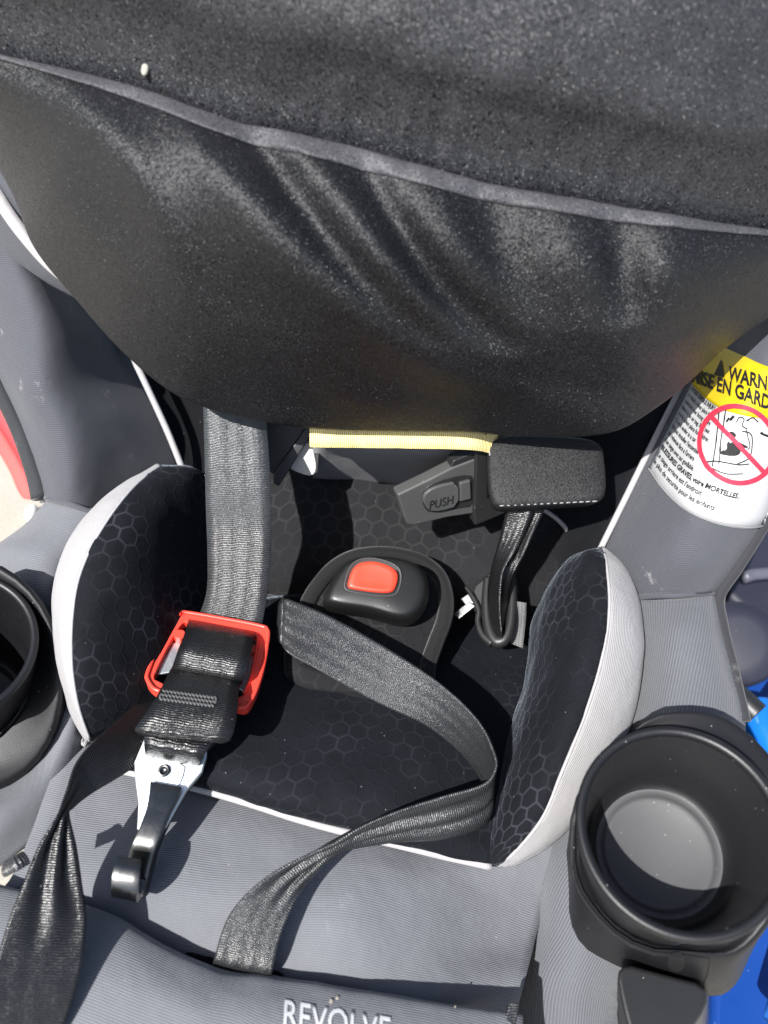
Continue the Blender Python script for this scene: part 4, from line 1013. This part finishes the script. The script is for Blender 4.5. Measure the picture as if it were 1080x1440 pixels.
def skirt(name, outs, mat, parent, axis):
    """open housing: a wall through closed outlines (points, camera distance)"""
    rings = [np.array([P(x, y, d=d) for x, y in chaikin(o, 2)]) for o, d in outs]
    for r in rings:
        for k, q in enumerate(r):
            foot = axis[0] + axis[1] * np.dot(q - axis[0], axis[1]); rad = q - foot; L = np.linalg.norm(rad)
            if L < axis[2] + .0012: r[k] = foot + rad / L * (axis[2] + .0012)
    r0 = []
    for q in rings[0]:
        foot = axis[0] + axis[1] * np.dot(q - axis[0], axis[1]); rad = q - foot
        r0.append(foot + rad / np.linalg.norm(rad) * (axis[2] - .0022) - axis[1] * .002)
    g = np.array([np.vstack([r, r[:1]]) for r in [np.array(r0), np.array(r0) * .4 + rings[0] * .6] + rings])
    g = cr(g, 6)
    return grid_mesh(name, g, mat, parent, .003, flip=None)
rbr = skirt('bracket', [([(806, 1150), (892, 1010), (985, 997), (1045, 1020), (1116, 1100), (1112, 1250), (1056, 1335), (1002, 1352), (872, 1312), (806, 1250)], .391),
                  ([(805, 1190), (880, 1060), (990, 1030), (1055, 1060), (1110, 1150), (1085, 1290), (1048, 1352), (1000, 1385), (876, 1340), (803, 1285)], .405),
                  ([(800, 1215), (870, 1100), (1000, 1060), (1070, 1100), (1100, 1200), (1060, 1320), (1040, 1385), (1000, 1408), (870, 1362), (800, 1320)], .428)], M_BLKM, rc, (ctr, cax, .0430))
blk('bracket_foot', [P(x, y, z=.15) for x, y in chaikin([(880, 1375), (960, 1420), (1000, 1400), (985, 1480), (900, 1520), (860, 1440)], 2)], [P(x, y, z=.235) for x, y in chaikin([(862, 1350), (930, 1368), (1006, 1388), (975, 1450), (900, 1500), (878, 1430)], 2)], M_BLK, rc, .004)
rbg = [Vector(v.co) for v in rbr.data.vertices]
rbt = BVHTree.FromPolygons(rbg, [tuple(p.vertices) for p in rbr.data.polygons])
def on_bracket(off): return lambda x, y: onto(rbt, x, y, off)
tag(lay('slot', flat_poly(chaikin([(940, 1338), (962, 1338), (963, 1358), (955, 1366), (944, 1364), (938, 1356)], 1)), on_bracket(.0006), M_INK, rc), 'dark slot below the cup rim')
lay('parting_line', flat_line([(998, 1340), (996, 1365), (990, 1385), (994, 1402)], 1.2), on_bracket(.0004), M_INK, rc)
# left bracket below the cup
skirt('bracket', [([(-160, 900), (-60, 840), (0, 860), (25, 930), (10, 1000), (-40, 1040), (-160, 1040)], .462),
                  ([(-160, 885), (-35, 790), (50, 840), (85, 940), (60, 1055), (-20, 1100), (-160, 1090)], .457),
                  ([(-160, 880), (-30, 775), (60, 832), (100, 940), (70, 1065), (-20, 1125), (-160, 1120)], .462),
                  ([(-160, 890), (-20, 800), (75, 860), (114, 970), (72, 1085), (-20, 1135), (-160, 1120)], .49),
                  ([(-150, 900), (-20, 830), (80, 900), (120, 1000), (70, 1100), (-20, 1140), (-150, 1120)], .52)], M_BLKM, lcup, (ctl, cal, .0425))

# ------------------------------------------------------------------ things around the seat
rt = empty('red_plastic_tub', (-.38, .28, 0), 'glossy red plastic tub edge behind the left wing', 'tub')
arc = [(-160, 330), (-90, 450), (-40, 520), (5, 590), (35, 640), (56, 682), (62, 694)]
A = cr(np.array([P(x + 10, y - 16, z=.20) for x, y in arc]), 8); B = cr(np.array([P(x - 10, y + 6, z=.10) for x, y in arc]), 8)
C2 = cr(np.array([P(x - 24, y + 18, z=.09) for x, y in arc[:-1]] + [P(56, 694, z=.1)]), 8)
g = np.array([[A[i] * (1 - t) + B[i] * t for t in np.linspace(0, 1, 6)] for i in range(len(A))]); grid_mesh('tub_wall', g, M_REDT, rt, .004)
g = np.array([[B[i] * (1 - t) + C2[i] * t for t in np.linspace(0, 1, 4)] for i in range(len(B))]); grid_mesh('tub_rim', g, M_REDL, rt, .004)
ws = dome('white_scrap', [(32, 722), (36, 710), (50, 706), (54, 716), (40, 732)], Plane(P(40, 715, z=.012), P(60, 715, z=.012), P(40, 740, z=.012)), [(1, -.010), (1.05, -.004), (.8, 0), (.4, .002)], M_WHITE)
tag(ws, 'small white plastic scrap on the tan ground by the left wing', 'scrap')

tote = empty('blue_plastic_cart', (.45, .0, 0), 'bright blue plastic cart partly hidden behind the right armrest', 'cart')
def wbox(name, px, zt, zb, mat, parent, bev=.004, grow=1.0):
    t = [P(x, y, z=zt) for x, y in px]; b = [np.array([q[0], q[1], zb]) for q in t]
    return blk(name, b, t, mat, parent, bev)
wbox('cart_tray', [(1000, 930), (1080, 895), (1400, 860), (1400, 1500), (1000, 1480), (1010, 1200)], .06, .012, M_BLUE, tote, .006)
tube('cart_rim', [P(1150, 940, z=.13), P(1100, 1010, z=.13), P(1110, 1060, z=.13), P(1140, 1150, z=.13), P(1150, 1300, z=.12), P(1110, 1450, z=.11)], .016, M_BLUE2, tote, sides=14)
tube('cart_rim', [P(1060, 990, z=.14), P(1075, 1030, z=.14), P(1100, 1060, z=.14), P(1160, 1080, z=.14)], .013, M_BLUE2, tote, sides=14)
wh = lathe('cart_wheel', [(0.0002, .012), (.02, .012), (.034, .010), (.038, .002), (.038, -.012), (.034, -.02), (.0002, -.02)], P(1036, 905, z=.085), P(1036, 905, z=.085) * 0 + np.array([-.2, -.35, .9]), M_GRAYP, tote, 40)
tag(wh, 'dark grey wheel of the blue cart')
tube('cart_bar', [P(1020, 965, z=.15), P(1050, 992, z=.15), P(1064, 1005, z=.15)], .010, M_BLK, tote, sides=12)
gb = empty('slate_bin', (.5, .25, 0), 'slate grey plastic bin behind the right wing', 'bin')
wbox('bin_body', [(1020, 830), (1055, 760), (1200, 640), (1500, 640), (1500, 880), (1075, 885)], .07, .0, M_GRAYP, gb, .008)
tube('bin_rim', [P(1045, 812, z=.085), P(1090, 806, z=.085), P(1300, 800, z=.085)], .006, plastic('pale_slate_plastic', (.09, .09, .115), .4), gb)
cb = wbox('cardboard_box', [(985, 1462), (1018, 1416), (1060, 1450), (1040, 1500), (1000, 1500)], .045, .0, M_CARD, None, .001)
tag(cb, 'brown cardboard corner below the right cup holder', 'box')
